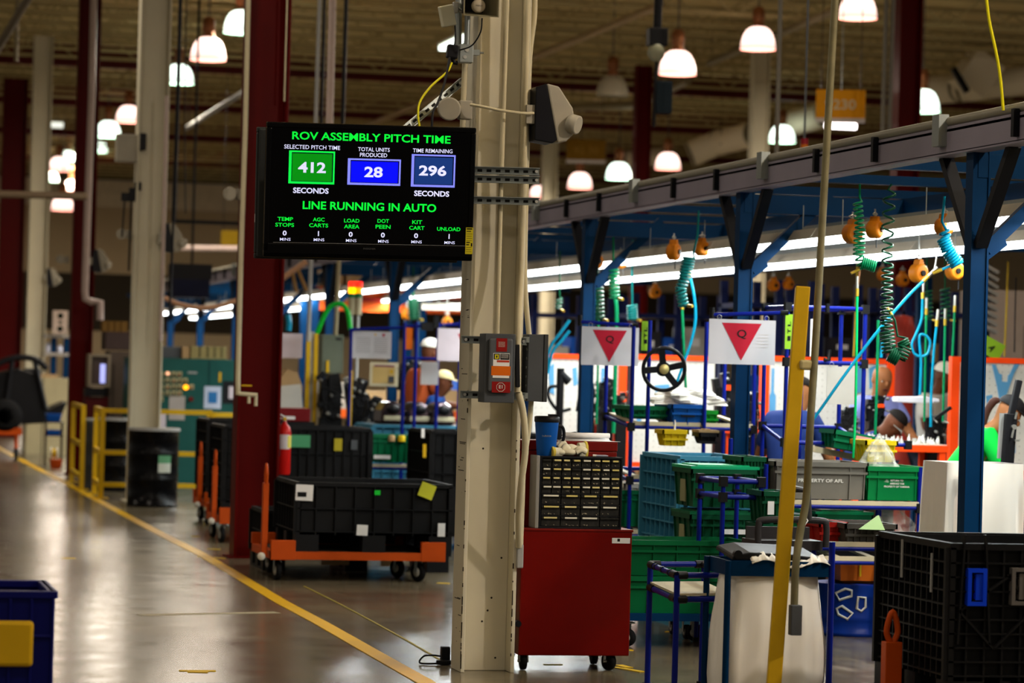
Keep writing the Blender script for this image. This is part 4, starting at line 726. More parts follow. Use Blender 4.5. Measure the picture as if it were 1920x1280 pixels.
# recycling drum and safety kit
d=19.9; o=F(1622,1190,d); dr=T('recycling_drum','blue steel drum with white recycling arrows behind the trash bag','drum',(o.x,o.y+.25,0)); r=.26; b=MB(BLUB); DB=mat('drum_blue','0c2f86',.35); b=MB(DB); b.lathe([(r*.97,0),(r,.012),(r,.025),(r*.97,.03),(r*.97,.10),(r*.995,.115),(r*.97,.13),(r*.97,.30),(r*1.0,.32),(r,.335)],n=36); b.build('shell',None,dr)
b=MB(WHT); cz=.215
for k in range(3):
    an=pi/2+k*2*pi/3+.5; cc=Vector((-.10+.07*math.cos(an),0,cz+.07*math.sin(an)))
    pts=[]
    for u_,v_ in ((-.045,-.024),(.03,-.03),(.045,.0),(.018,.027),(-.042,.024)):
        ca=an-pi/2; pts.append((cc.x+u_*math.cos(ca)-v_*math.sin(ca),cc.z+u_*math.sin(ca)+v_*math.cos(ca)))
    P3=[(x,-math.sqrt(max(0,(r*.985)**2-x*x)),z) for x,z in pts]; b.tube(P3,.009,4,closed=True)
b.build('recycling_arrows',None,dr)
e=T('orange_bin','orange plastic bin standing on the recycling drum','bin',(o.x,o.y+.1,.336)); b=MB(mat('amber_bin','c8641a',.4)); b.lathe([(.14,0),(.2,.02),(.21,.14),(.215,.145)],n=4,a0=pi/4,a1=pi/4+2*pi,smooth=False); b.build('body',None,e); e.location.y+=.14
b=MB(YEL); b.tube([(-.02,-.17,.05),(-.02,-.17,.15)],.008); b.build('valve',None,e)
# big black bin with orange cart handle, lower right
d=14.1; k0=P(1782,1018,d); BH=k0.z
bk=bulk_bin('large black bulk bin with a blue latch, nearest in the lower right corner',(k0.x+.57,k0.y,.16),1.14,.98,BH-.16,BLKM,nx=13,nz=9,latch=[(mat('latch_blue','0a3ad0',.35),-.57+S(53,d),S(38,d),P(1835,1136,d).z-.16,S(70,d)),(mat('latch_grey','5e5a56',.4),-.57+S(140,d),S(36,d),P(1915,1136,d).z-.16,S(70,d))])
b=MB(BLKM); L0=-.57
for x0,z0,x1,z1 in ((.05,.45,.30,.62),(.05,.45,.22,.28),(.22,.28,.45,.5),(.28,.62,.5,.34),(.34,.55,.6,.26),(.07,.80,.045,.3),(.17,.8,.2,.3)): b.bar((L0+x0,.002,z0),(L0+x1,.002,z1),.010,.022,up=Y)
b.build('lattice_ribs',None,bk)
MB(LGREY).box(-.576,-.569,.22,.235,.52,.70).build('edge_strip',None,bk); MB(LGREY).box(-.576,-.569,.62,.635,.56,.74).build('edge_strip',None,bk)
bc=T('platform_cart','orange platform cart under the nearest black bin, upright handle bar showing','cart',(k0.x+.57,k0.y,0)); b=MB(ORG); b.box(-.58,.58,.0,.98,.12,.155); b.build('deck',None,bc)
for x,y in ((-.48,.12),(.48,.12),(-.48,.86),(.48,.86)): caster(bc,x,y,.04)
hx,hy=P(1658,1200,13.9).x-k0.x-.57,P(1658,1200,13.9).y-k0.y
b=MB(ORG); b.bar((-.64,.55,.12),(-.64,.55,P(1660,1206,14.5).z),.082,.07); b.build('handle_post',None,bc,.004); zz=P(1660,1210,14.5).z; b=MB(ORG); b.tube(arc([(-.64,.55,zz-.01),(-.612,.55,zz+.06),(-.64,.55,zz+.15),(-.668,.55,zz+.06),(-.64,.55,zz-.01)]),.015,8); b.build('handle_loop',None,bc)
# foreground blue tote lower left
d=12.2; a=P(104,1108,d); bt=T('blue_crate','dark blue crate with a yellow hand-hold insert, lower left corner','crate',(a.x-.3,a.y,0)); b=MB(mat('deep_blue_crate','0b0f5c',.4,var=.1)); H=a.z
b.box(-.3,.3,0,.02,.0,H); b.box(-.3,.3,.58,.6,0,H); b.box(-.3,-.28,0,.6,0,H); b.box(.28,.3,0,.6,0,H); b.box(-.3,.3,0,.6,.0,.02); b.box(-.31,.31,-.012,.03,H-.03,H); b.box(.27,.31,0,.61,H-.03,H); b.box(-.31,-.27,0,.61,H-.03,H); b.box(-.31,.31,.57,.61,H-.03,H)
for i in range(8): x=-.29+i*.083; b.box(x-.006,x+.006,-.012,.0,.02,H-.03)
for z in (.12,.3,.55): b.box(-.3,.3,-.01,0,z,z+.012)
b.build('body',None,bt,.004)
b=MB(YEL); c=P(25,1205,12.18); b.box(c.x-a.x+.3-.085,c.x-a.x+.3+.075,-.03,.0,c.z-.09,c.z+.09); b.build('hand_hold',None,bt,.015)
# yellow post and conduit
po=T('yellow_post','mustard yellow square post leaning slightly in front of the racks','post',F(1448,1290,14.9)); t_=P(1505,538,15.1)-po.location; bot=P(1447,1300,14.9)-po.location; bot.z=0; b=MB(YEL); b.bar(bot,t_,.07,.07,up=(math.sin(.25),1,0)); b.build('shaft',None,po,.005); b=MB(YEL); b.cb((bot.x,bot.y,.006),(.2,.2,.012)); b.build('foot_plate',None,po)
q=P(1513,684,15.05)-po.location; b=MB(mat('clamp_cream','b6a878',.5)); b.cb(q,(.085,.05,.05)); b.build('clamp',None,po,.012)
cd=T('conduit','long worn conduit dropping from the ceiling alongside the yellow post','pipe',P(1567,-20,15.2)); rl=lambda x,y,d:P(x,y,d)-cd.location
b=MB(mat('worn_conduit','7d7658',.5,.3,scale=12,var=.25)); b.tube(arc([rl(1620,-900,15.2),rl(1567,-20,15.2),rl(1545,360,15.15),rl(1528,660,15.05),rl(1519,800,15.0),rl(1512,930,15.0),rl(1500,1000,14.95),rl(1492,1060,14.9),rl(1489,1140,14.9)]),.0185,10); b.build('tube',None,cd); b=MB(GREY); b.cb(rl(1491,1162,14.88),(.055,.05,.145)); b.build('outlet_box',None,cd,.004)

tg=tote('tilted green tray with a pink label, above the grey AFL tote',(P(1606,850,20.75).x,P(1606,850,20.75).y,P(1606,846,20.75).z),.34,.3,.12,GRN,cat='tray',name='parts_tray',ribs=3,tag_m=(mat('pink_label','c98f86',.7),.03,.11,.0,.105)); tg.rotation_euler=(0,.15,0)
cq=F(1392,900,18.75); pipe_rack('blue pipe cart frame in front of the stacked green lidded totes',(cq.x,cq.y,0),.24,.5,(P(1355,900,18.75).z,P(1355,897,19.1).z),[-(P(1355,902,18.75).z),-(P(1355,925,18.75).z-.02)],cat='cart',name='pipe_cart',tilt=.0)
# ================================================================ assembly line behind the racks
PEG=mat('pegboard_white','d4d3cc',.5,var=.04); PBL=mat('tool_outline_blue','5b9ccb',.6); PDOT=mat('peg_hole','8d8a84',.8,var=0); LEDM=mat('bench_top','d8d2c4',.5)
def pegboard(label,px0,px1,py,d,zb,posts=(1,1),tools=(),dots=True):
    a=F(px0,py,d); q=F(px1,py,d); zt=P((px0+px1)/2,py,d).z; L=(q.x-a.x); o=T('pegboard',label,'pegboard',(a.x,a.y,0)); h=.05
    b=MB(PEG); b.box(.0,L,.02,.035,zb,zt-.03); b.build('board',None,o)
    if dots:
        b=MB(PDOT); nx=int(L/.055); nz=int((zt-zb)/.055)
        for i in range(nx):
            for j in range(nz): x=.03+i*.055; z=zb+.03+j*.055; b.add([(x-.004,.0193,z-.004),(x+.004,.0193,z-.004),(x+.004,.0193,z+.004),(x-.004,.0193,z+.004)],[(0,1,2,3)])
        b.build('peg_holes',None,o)
    MB(ORR).box(-h/2,L+h/2,0,.05,zt-.045,zt).build('frame_rail',None,o); MB(ORR).box(-h/2,L+h/2,0,.05,zb-.08,zb).build('frame_rail',None,o)
    for k,x in enumerate((0,L)):
        if posts[k]: MB(ORR).box(x-h*.7,x+h*.7,-.01,.06,0,zt).build('frame_post',None,o)
    for t in tools:
        b=MB(t[0]); b.prism([((x-px0)*d/FPX/.975,P(x,y,d).z) for x,y in t[1]],(0,.012,0),X,Zv,(0,.008,0)); b.build('tool_outline',None,o)
    return o
rt=[(PBL,[(1864,683),(1871,683),(1878,700),(1884,702),(1884,715),(1895,716),(1896,704),(1900,700),(1908,682),(1918,682),(1908,700),(1900,722),(1892,745),(1880,748),(1874,720)]),(PBL,[(1854,742),(1866,740),(1868,752),(1866,765),(1860,766),(1856,755)]),(PBL,[(1903,810),(1912,805),(1914,850),(1904,850)])]
pegboard('white pegboard with blue tool outlines behind the worker in the green shirt',1792,2010,671,25.2,.95,(1,0),rt)
lt=[(PBL,[(1449,690),(1454,690),(1454,735),(1458,742),(1458,772),(1446,772),(1446,742),(1449,735)]),(PBL,[(1449,800),(1455,798),(1454,832),(1448,832)]),(PBL,[(1610,680),(1625,680),(1628,735),(1608,738)]),(PBL,[(1636,690),(1650,684),(1652,720),(1638,730)])]
pegboard('white pegboard with orange frame behind the bald worker',1436,1690,670,26.8,.9,(1,1),lt)
mt=[(PBL,[(1075,690),(1083,688),(1086,720),(1078,724)]),(PBL,[(1100,684),(1112,684),(1108,735),(1100,730)]),(PBL,[(1030,690),(1040,680),(1042,740),(1034,736)]),(PBL,[(1130,690),(1140,690),(1138,740),(1130,738)])]
pegboard('white pegboard behind the farther Q sign, orange posts at its end',1002,1183,664,28.5,.85,(0,1),mt)
pegboard('white pegboard behind the steering wheel',1192,1352,666,28.3,.85,(0,0),[(PBL,[(1230,722),(1258,720),(1262,745),(1236,748)]),(PBL,[(1262,750),(1275,745),(1276,775),(1266,780)]),(PBL,[(1198,770),(1208,768),(1206,790),(1198,792)])])
e=T('post','short orange post beside the farther pegboard, behind the green hose','frame post',F(1166,740,28.2)); MB(ORR).box(-.035,.035,-.03,.03,0,P(1166,682,28.2).z).build('post_shaft',None,e); MB(mat('dark_groove','3a2a22',.6)).box(.04,.055,-.03,.03,.9,P(1166,682,28.2).z).build('edge_trim',None,e)
def bench(label,px0,px1,py,d,dp=.6,m=ORR,parts=0,seed=1):
    a=F(px0,py,d);q=F(px1,py,d); z=P((px0+px1)/2,py,d).z; L=q.x-a.x; o=T('work_bench',label,'bench',(a.x,a.y,0)); MB(m).box(0,L,0,dp,z-.055,z).build('bench_top',None,o,.004); MB(LEDM).box(.005,L-.005,.02,dp,z,z+.006).build('top_mat',None,o)
    for x in (.04,L-.04):
        for y in (.04,dp-.04): MB(m).box(x-.025,x+.025,y-.025,y+.025,0,z-.05).build('leg',None,o)
    if parts:
        rnd=random.Random(seed)
        b=MB(mat('bright_hardware','c9c8c2',.3,.5))
        for i in range(parts):
            x=rnd.uniform(.03,L-.03); y=rnd.uniform(.04,dp*.7); h=rnd.uniform(.02,.075); r=rnd.uniform(.008,.02)
            if i%3: b.lathe([(r,0),(r,h*.6),(r*.5,h*.7),(r*.5,h)],(x,y,z+.007),n=8)
            else: b.cb((x,y,z+.007+h*.3),(r*3,r*2,h*.6),(0,0,rnd.random()*3))
        s=b.build('small_hardware',None); s.location=(a.x,a.y,0); s['label']='scatter of shiny small hardware on the %s'%label.split(',')[0]; s['category']='hardware'; s['kind']='stuff'
    return o
bench('long orange bench crowded with small hardware, in front of the bending worker',1600,1794,834,23.6,.5,parts=70)
bench('orange bench between second blue post and the pegboard post',1391,1446,803,25.2,.5,parts=14,seed=2); bench('orange bench behind the green hoses near the farther Q sign',1125,1186,788,27.6,.4,parts=12,seed=3)
cv=T('line_conveyor','dark conveyor base running the length of the assembly line','conveyor',(GX+.72,YG0+2.2,0)); MB(mat('conveyor_dark','1c1e22',.5)).box(-.25,.25,0,34,.35,.55).build('bed',None,cv)
for i in range(12): MB(mat('conveyor_dark','1c1e22',.5)).box(-.2,.2,i*3,i*3+.08,0,.35).build('leg',None,cv)
# machine assemblies
DKM=mat('machine_black','141416',.35,var=.3); ALU=mat('cast_aluminium','8a8984',.4,.6)
def engine(label,px,py,d,w,h,seed,accent=None):
    rnd=random.Random(seed); c=P(px,py,d); W_=S(w,d); H=S(h,d); o=T('engine_assembly',label,'engine',c); b=MB(DKM); b.cb((0,0,-H*.1),(W_*.6,W_*.5,H*.6)); b.cb((W_*.12,0,H*.25),(W_*.35,W_*.4,H*.4),(0,rnd.uniform(-.3,.3),0)); b.cb((-W_*.25,0,H*.08),(W_*.25,W_*.35,H*.55),(0,rnd.uniform(-.2,.2),0))
    for i in range(5): b.cb((rnd.uniform(-.4,.4)*W_,-.2*W_,rnd.uniform(-.4,.4)*H),(W_*rnd.uniform(.1,.22),W_*.2,H*rnd.uniform(.08,.2)),(0,rnd.random(),0))
    b.build('block',None,o,.004); b=MB(ALU)
    for i in range(6): p=Vector((rnd.uniform(-.42,.42)*W_,-.28*W_,rnd.uniform(-.45,.45)*H)); r=W_*rnd.uniform(.03,.08); MB(ALU).lathe([(r,0),(r,.03),(r*.5,.05)],p,(rnd.uniform(-.4,.4),-1,rnd.uniform(-.3,.3)),10).build('fitting',None,o)
    b=MB(RUB)
    for i in range(3): b.tube(arc([(rnd.uniform(-.4,.4)*W_,-.25*W_,rnd.uniform(-.4,.4)*H) for _ in range(4)]),W_*.035,7)
    b.build('hose',None,o)
    if accent: MB(accent).cb((W_*.1,-.3*W_,H*.2),(W_*.3,W_*.1,H*.09)).build('bracket',None,o)
    b=MB(DKM); b.box(-W_*.35,W_*.35,-W_*.2,W_*.2,.0-c.z,-H*.38); b.build('fixture_stand',None,o); return o
engine('black engine on the line just right of the third blue post',1100,752,27.0,42,105,1); engine('black engine block between two green hoses',1135,745,27.2,40,80,2); engine('black part with pulley beside the orange post near the farther Q sign',1165,762,27.1,28,60,3,ORR)
engine('black engine with grey fittings left of the second blue post',1355,748,26.2,46,110,4,ORR); engine('engine with brass top seen between second blue post and pegboard',1408,768,25.0,36,75,5); engine('black engine below the bald worker',1640,775,25.1,50,75,6,ORR)
engine('dark drive unit with slanted lever right of the bending worker',1752,800,24.2,48,50,7); engine('dark machine parts left of the hanging grey sheet',1590,790,24.6,46,60,8); engine('black part seen under the orange bench by the second post',1412,835,24.6,40,50,9)
e=T('roll_frame','black tubular vehicle frame with curved bar, just right of the grey boxes','vehicle frame',F(1050,740,27.5)); z=P(1050,690,27.5).z; k=S(1,27.5)
b=MB(BLK); b.tube([(0,0,.3),(0,0,z)],.035); b.tube(arc([(0,0,z-60*k*0-.16),(-.09,0,z-.17),(-.11,0,z-.24),(-.07,0,z-.32),(0,0,z-.38),(.1,0,z-.36)]),.016); b.tube([(0,0,z-.05),(.08,0,z-.12)],.04); b.box(-.05,.05,-.2,.2,.0,.3); b.build('tube_frame',None,e)
e=T('fender_panel','long pale plastic panel held in front of the bald worker','panel',P(1712,747,23.9)); b=MB(mat('pale_plastic','cfcdd8',.3)); b.prism([(-.13,.01),(.1,.02),(.22,.0),(.22,-.022),(.1,-.035),(-.13,-.03)],(0,0,0),X,Zv,(0,.12,0)); b.build('panel_body',None,e,.008)
e=T('drill_arm','black lever arm slanting up toward the orange pegboard post','lever',P(1752,785,23.6)); MB(BLK).bar((0,0,0),(.13,0,.09),.025).build('arm',None,e)
e=T('shock_absorber','black shock absorber standing in front of the worker in green','shock absorber',P(1895,800,19.8)); k=S(1,19.8); b=MB(BLK); b.bar((-5*k,0,-70*k),(0,0,25*k),.075,.05); b.bar((0,0,20*k),(14*k,0,88*k),.045,.04); b.build('body',None,e,.006); b=MB(STEEL); b.cyl((2*k,-.05,0),(2*k,-.02,0),.016); b.bar((-3*k,-.045,-20*k),(0,-.045,-5*k),.012); b.bar((3*k,-.045,15*k),(6*k,-.045,28*k),.012); b.cb((8*k,-.04,-25*k),(.03,.02,.012)); b.build('pins',None,e); MB(LGREY).bar((-14*k,.05,-60*k),(-11*k,.05,25*k),.03).build('side_rod',None,e); MB(BLK).box(-.06,.06,-.05,.1,-P(1895,800,19.8).z,-68*k).build('stand_leg',None,e)
# background storage racks right
NAVR=mat('navy_rack','101c4a',.5); BOXC=[mat('carton_grey','a39b90',.8),TAN,mat('carton_dark','2c2a30',.7),mat('carton_blue','1f55b0',.7),mat('carton_white','b9b3a8',.7),mat('carton_red','8a2c22',.7)]
def rack(label,px0,px1,d,zt,n=4,seed=1,blab='carton stored on the far navy racks',grp='cartons on the far navy racks',dens=.95):
    rnd=random.Random(seed); a=F(px0,650,d); q=F(px1,650,d); L=q.x-a.x; o=T('storage_rack',label,'storage rack',(a.x,a.y,0))
    for x in (0,L/2,L):
        for y in (0,.8): MB(NAVR).box(x-.04,x+.04,y-.04,y+.04,0,zt).build('upright',None,o)
    for k in range(n):
        z=.25+k*(zt-.5)/(n-1); MB(NAVR).box(-.04,L+.04,-.05,.85,z-.05,z).build('shelf',None,o)
        if k<n-1:
            x=.1
            while x<L-.4:
                w=rnd.uniform(.25,.5); h=rnd.uniform(.2,(zt-.5)/(n-1)-.15)
                if rnd.random()<dens:
                    c=MB(rnd.choice(BOXC)); c.box(0,w-.03,0,.5,0,h); c.use(PAP).box(w*.3,w*.6,-.002,0,h*.4,h*.65); bx=c.build('carton',None); bx.location=(a.x+x,a.y+.1,z+.001); tag(bx,blab,'carton',grp)
                x+=w
    return o
rack('navy storage rack behind the tool coils, right of the second blue post',1395,1530,33,2.7,5,11); rack('navy storage rack behind the pipe frame and green coil',1535,1690,34,2.7,5,12); rack('navy storage rack beyond the cyan hoses beside the first blue post',1700,1850,33,2.65,5,13); rack('dark rack far behind the steering wheel',1190,1360,38,2.65,5,14); rack('dark rack glimpsed between third blue post and grey boxes',1000,1180,42,2.7,4,15)
e=T('machine_cabinet','tall pale machine cabinet behind the lime placard, at the picture edge','cabinet',F(1905,560,34)); b=MB(mat('cabinet_pink_grey','a89a90',.5)); b.box(-.35,.9,0,.8,0,P(1900,545,34).z); b.build('body',None,e,.01); MB(mat('cabinet_seam','6d635c',.6)).box(.1,.115,-.004,.0,.2,2.3).build('door_seam',None,e)
e=T('red_cylinder','tall red cylinder standing among the navy racks','cylinder',F(1692,620,31.5)); MB(mat('faded_red','a83a30',.4)).lathe([(.14,0),(.14,P(1692,602,31.5).z-.12),(.1,P(1692,590,31.5).z-.02),(0,P(1692,590,31.5).z)],n=18).build('shell',None,e)
for px,l in ((1722,'first of the bundled tall blue uprights behind the cyan loop'),(1738,'second tall blue upright behind the cyan loop')):
    e=T('steel_upright',l,'post',F(px,650,30)); MB(BLU).box(-.03,.03,-.03,.03,0,P(px,520,30).z).build('post_shaft',None,e)
e=T('spring_stack','grey finned stack by the pale machine cabinet','machine part',P(1856,560,31)); b=MB(LGREY)
for i in range(9): b.cb((.0,0,-.3+i*.075),(.16,.1,.03),(0,.5,0))
b.build('fins',None,e); MB(DKM).box(-.03,.03,.06,.1,-P(1856,560,31).z,.35).build('stand_leg',None,e)
# ---------------------------------------------------------------- tool balancers, coils and hoses
def balancer(label,px,py,rpx,d,yaw=0,zh=2.68):
    c=P(px,py,d); r=S(rpx,d); o=T('tool_balancer',label,'tool balancer',c,yaw,'orange tool balancers over the line'); b=MB(BALO); b.lathe([(0,-.045),(r*.8,-.045),(r,-.03),(r,.03),(r*.8,.045),(0,.045)],(0,0,0),Y,22); b.prism([(-r*.45,r*.7),(r*.45,r*.7),(r*.22,r*1.45),(-r*.22,r*1.45)],(0,-.03,0),X,Zv,(0,.06,0)); b.build('drum',None,o,.004)
    b=MB(DKM); b.lathe([(r*.3,0),(r*.3,.012)],(0,-.045,0),(0,-1,0),12); b.build('hub',None,o); b=MB(STEEL); b.tube([(0,0,r*1.4),(0,0,max(r*1.4+.05,zh-c.z))],.006,6); b.tube([(.01,0,r*1.5),(.03,0,r*1.7),(0,0,r*1.9),(-.03,0,r*1.7),(0,0,r*1.5)],.006,6); b.build('hook',None,o); MB(BLK).tube([(r*.5,0,-r*.6),(r*.55,0,-r*2.0)],.004,5).build('cable',None,o)
for a in [('orange balancer with dark hub behind the nearer green coil',1598,438,19,20.0,.3),('orange balancer hanging alone between the two green coils',1640,430,17,19.8,.8),('orange balancer behind the top of the cyan coil',1770,425,17,18.75,.5),('orange balancer beside the brass fitting of the cyan hose',1722,512,18,21.6,.4),('orange balancer under the cyan coil by the first blue post',1790,508,17,21.4,.2),
    ('orange balancer left of the teal coil near the second post',1263,472,16,23.7,.9),('orange balancer right of the teal coil near the second post',1316,466,14,23.7,.4),('orange balancer behind the knee brace of the third post',1117,490,14,26.4,.5),('orange balancer with brass face right of that brace',1163,492,12,26.4,.2),
    ('small far balancer above the second pegboard, first of a pair',1450,535,11,31,.3),('small far balancer above the second pegboard, second of the pair',1478,533,10,31,.5),('small far orange balancer under the lamps right of the third post',1228,548,11,33,.2),('faint orange balancer behind the dark green coil',1692,525,12,30,.3),('faint orange balancer left of the dark green coil',1655,516,10,30,.6)]:
    balancer(*a)
def hose(name,label,pts,d,rpx,m,ends=None,cat='hose',dd=None):
    P3=[P(x,y,d if dd is None else dd[i]) for i,(x,y) in enumerate(pts)]; o=T(name,label,cat,P3[0]); q=[p-P3[0] for p in P3]; MB(m).tube(arc(q,5) if len(q)>2 else q,S(rpx,d),8).build('tube',None,o)
    if ends:
        b=MB(BRASS)
        for i in ends: a_=q[i]; t_=(q[i-1 if i else 1]-q[i]).normalized(); b.tube([a_,a_+t_*.0001-t_*.05],S(rpx,d)*1.35,8)
        b.use(STEEL)
        for i in ends: a_=q[i]; t_=(q[i-1 if i else 1]-q[i]).normalized(); b.tube([a_-t_*.05,a_-t_*.13],S(rpx,d)*1.2,8)
        b.build('coupling',None,o)
    return o
def coil(label,segs,d,rpx,tpx,m,pre=None,post=None,group=None):
    """segs: (x0,y0,x1,y1,turns)"""
    o=T('coiled_hose',label,'coiled hose',P(segs[0][0],segs[0][1],d),0,group); L=o.location; pts=[]
    if pre: pts+=[P(x,y,d)-L for x,y in pre]
    for i,s in enumerate(segs): pts+=helix(P(s[0],s[1],d)-L,P(s[2],s[3],d)-L,S(s[5] if len(s)>5 else rpx,d),s[4],12)
    if post: pts+=[P(x,y,d)-L for x,y in post]
    MB(m).tube(pts,S(tpx,d),7).build('tube',None,o); b=MB(BRASS); b.tube([pts[-1],pts[-1]+(pts[-1]-pts[-2]).normalized()*.06],S(tpx,d)*1.4,8); b.build('coupling',None,o); return o
coil('green coiled hose hanging just right of the tall conduit',[(1608,378,1612,430,6,8),(1612,430,1610,480,6,10),(1610,480,1616,500,2,8),(1616,492,1642,500,7,10)],19.5,10,2,HGRN,pre=[(1612,345),(1612,370)],post=[(1612,505)])
hose('air_hose','bright green straight hose dropping from the nearer green coil',[(1607,555),(1606,640),(1604,760),(1600,858)],20.2,2.6,mat('lime_hose','08b060',.3),ends=(0,)); hose('air_hose','braided lead above the bright green straight hose',[(1612,505),(1609,530),(1607,552)],20.2,2.2,mat('brown_hose','5a3a22',.5))
coil('long dark green coiled hose looping up at its end',[(1668,362,1664,440,3.2,11),(1664,440,1664,500,3.2,10),(1664,500,1663,560,5.2,10),(1663,560,1662,620,6,11),(1662,620,1668,662,6,13),(1668,662,1686,672,5,14),(1686,672,1697,650,4,13),(1697,650,1692,638,3,10)],19.3,11,2.1,DGRN,pre=[(1672,345),(1665,355)],post=[(1683,630),(1678,600),(1673,592)])
coil('thick cyan coiled hose beside the first blue post',[(1770,433,1773,445,1.5,9),(1768,446,1778,470,5,11),(1778,470,1796,497,6,12)],18.35,12,2.6,CYN,pre=[(1771,368),(1769,390),(1766,415),(1775,432)],post=[(1778,500),(1766,505)])
hose('air_hose','cyan hose slanting down in front of the hanging grey sheet',[(1731,527),(1700,558),(1640,628),(1580,708),(1540,765),(1514,800)],20.1,2.9,CYN,ends=(0,)); hose('safety_hook','small steel hook and ring above the cyan hose coupling',[(1757,470),(1755,490),(1752,505)],20.1,1.5,STEEL,cat='hook')
hose('air_hose','cyan hose tied in a loop behind the first blue post',[(1730,560),(1728,598),(1718,625),(1710,645),(1714,662),(1726,668),(1740,662),(1744,640),(1734,628),(1724,632),(1727,680),(1725,740)],23.5,2.6,CYN,ends=(0,)); hose('air_hose','straight cyan hose with brass end, right of the tied loop',[(1756,612),(1751,660),(1746,740),(1745,800)],23.4,2.6,CYN,ends=(0,))
for px,y0,y1,l in ((1737,590,790,'green hose behind the tied cyan loop'),(1772,610,790,'green hose midway between cyan hose and orange post'),(1790,585,668,'pale green hose just left of the first blue post'),(1684,640,640,'')):
    if l: hose('air_hose',l,[(px,y0),(px-2,(y0+y1)/2),(px-4,y1)],23.8,2.4,HGRN,ends=(0,))
hose('air_hose','green hose crossing the bald worker',[(1647,600),(1645,680),(1643,760),(1641,815)],22.4,2.8,HGRN); hose('air_hose','cyan hose hanging behind the dark green coil',[(1655,640),(1652,670)],22.5,3,CYN)
coil('green coiled hose behind the cyan loop near the first post',[(1738,545,1740,600,7,10)],24.5,10,1.6,DGRN,pre=[(1738,470),(1738,545)]); coil('dark green coil next to the orange pegboard post',[(1772,540,1774,600,7,9)],24.4,9,1.6,DGRN,pre=[(1772,470),(1772,540)])
coil('teal coiled hose under the lamps, left of the second blue post',[(1292,482,1284,520,7,11),(1284,520,1275,545,4,9),(1275,540,1282,575,5,9)],23.3,10,2.2,mat('teal_hose','07605f',.3),pre=[(1310,395),(1308,440),(1300,476)])
hose('air_hose','green straight hose passing behind the steering wheel',[(1279,580),(1281,630),(1284,690),(1288,770)],24.3,2.8,HGRN,ends=(0,)); hose('air_hose','cyan hose passing through the steering wheel',[(1294,520),(1302,560),(1304,600),(1296,640),(1282,680),(1268,720),(1258,748)],24.2,2.9,CYN,ends=(0,))
coil('dark green coil hanging left of the third blue post',[(1048,560,1046,580,3,6)],28,8,1.5,DGRN,pre=[(1050,470),(1049,555)]); coil('green coil right of the third blue post',[(1120,540,1122,600,8,11)],26,10,2,DGRN,pre=[(1122,430),(1120,540)]); coil('second green coil, behind the knee brace',[(1150,505,1152,560,8,9)],26,10,2,HGRN,pre=[(1150,430),(1150,505)]); coil('bluish green coil above the farther Q sign rail',[(1185,572,1186,600,6,9)],26.6,9,2,mat('teal_hose','07605f',.3),pre=[(1186,450),(1185,572)])
hose('air_hose','thick green hose in front of the black engines',[(1150,540),(1156,580),(1155,640),(1153,720),(1150,812)],26.5,4,HGRN,ends=(0,)); hose('air_hose','thin green hose in front of the farther engines',[(1122,600),(1121,690),(1118,795)],26.6,2.4,HGRN); hose('air_hose','teal hose hugging the third blue post',[(1092,680),(1090,720),(1088,800)],26.4,3,mat('teal_hose','07605f',.3)); hose('air_hose','cyan hose with chrome coupling right of the third post',[(1098,560),(1108,558),(1116,566),(1106,578)],26.5,4,CYN,ends=(3,))
hose('air_hose','upper of two teal hoses slanting beside the grey boxes',[(1068,600),(1050,625),(1032,650),(1022,690)],27,3,CYN); hose('air_hose','lower of two teal hoses slanting beside the grey boxes',[(1068,620),(1052,640),(1036,660),(1026,700)],27,3,CYN)
for px,y1,l in ((1886,668,'yellow cord hanging before the pale machine cabinet'),(1604,668,'yellow cord behind the pipe frame')): hose('cord',l,[(px+4,490),(px+1,580),(px-3,y1)],27.5,2,mat('yellow_cord','b59a2c',.5),cat='cord')
hose('cord','dark cord hanging before the pale machine cabinet',[(1905,520),(1903,600),(1902,660)],27.5,1.5,BLK,cat='cord')
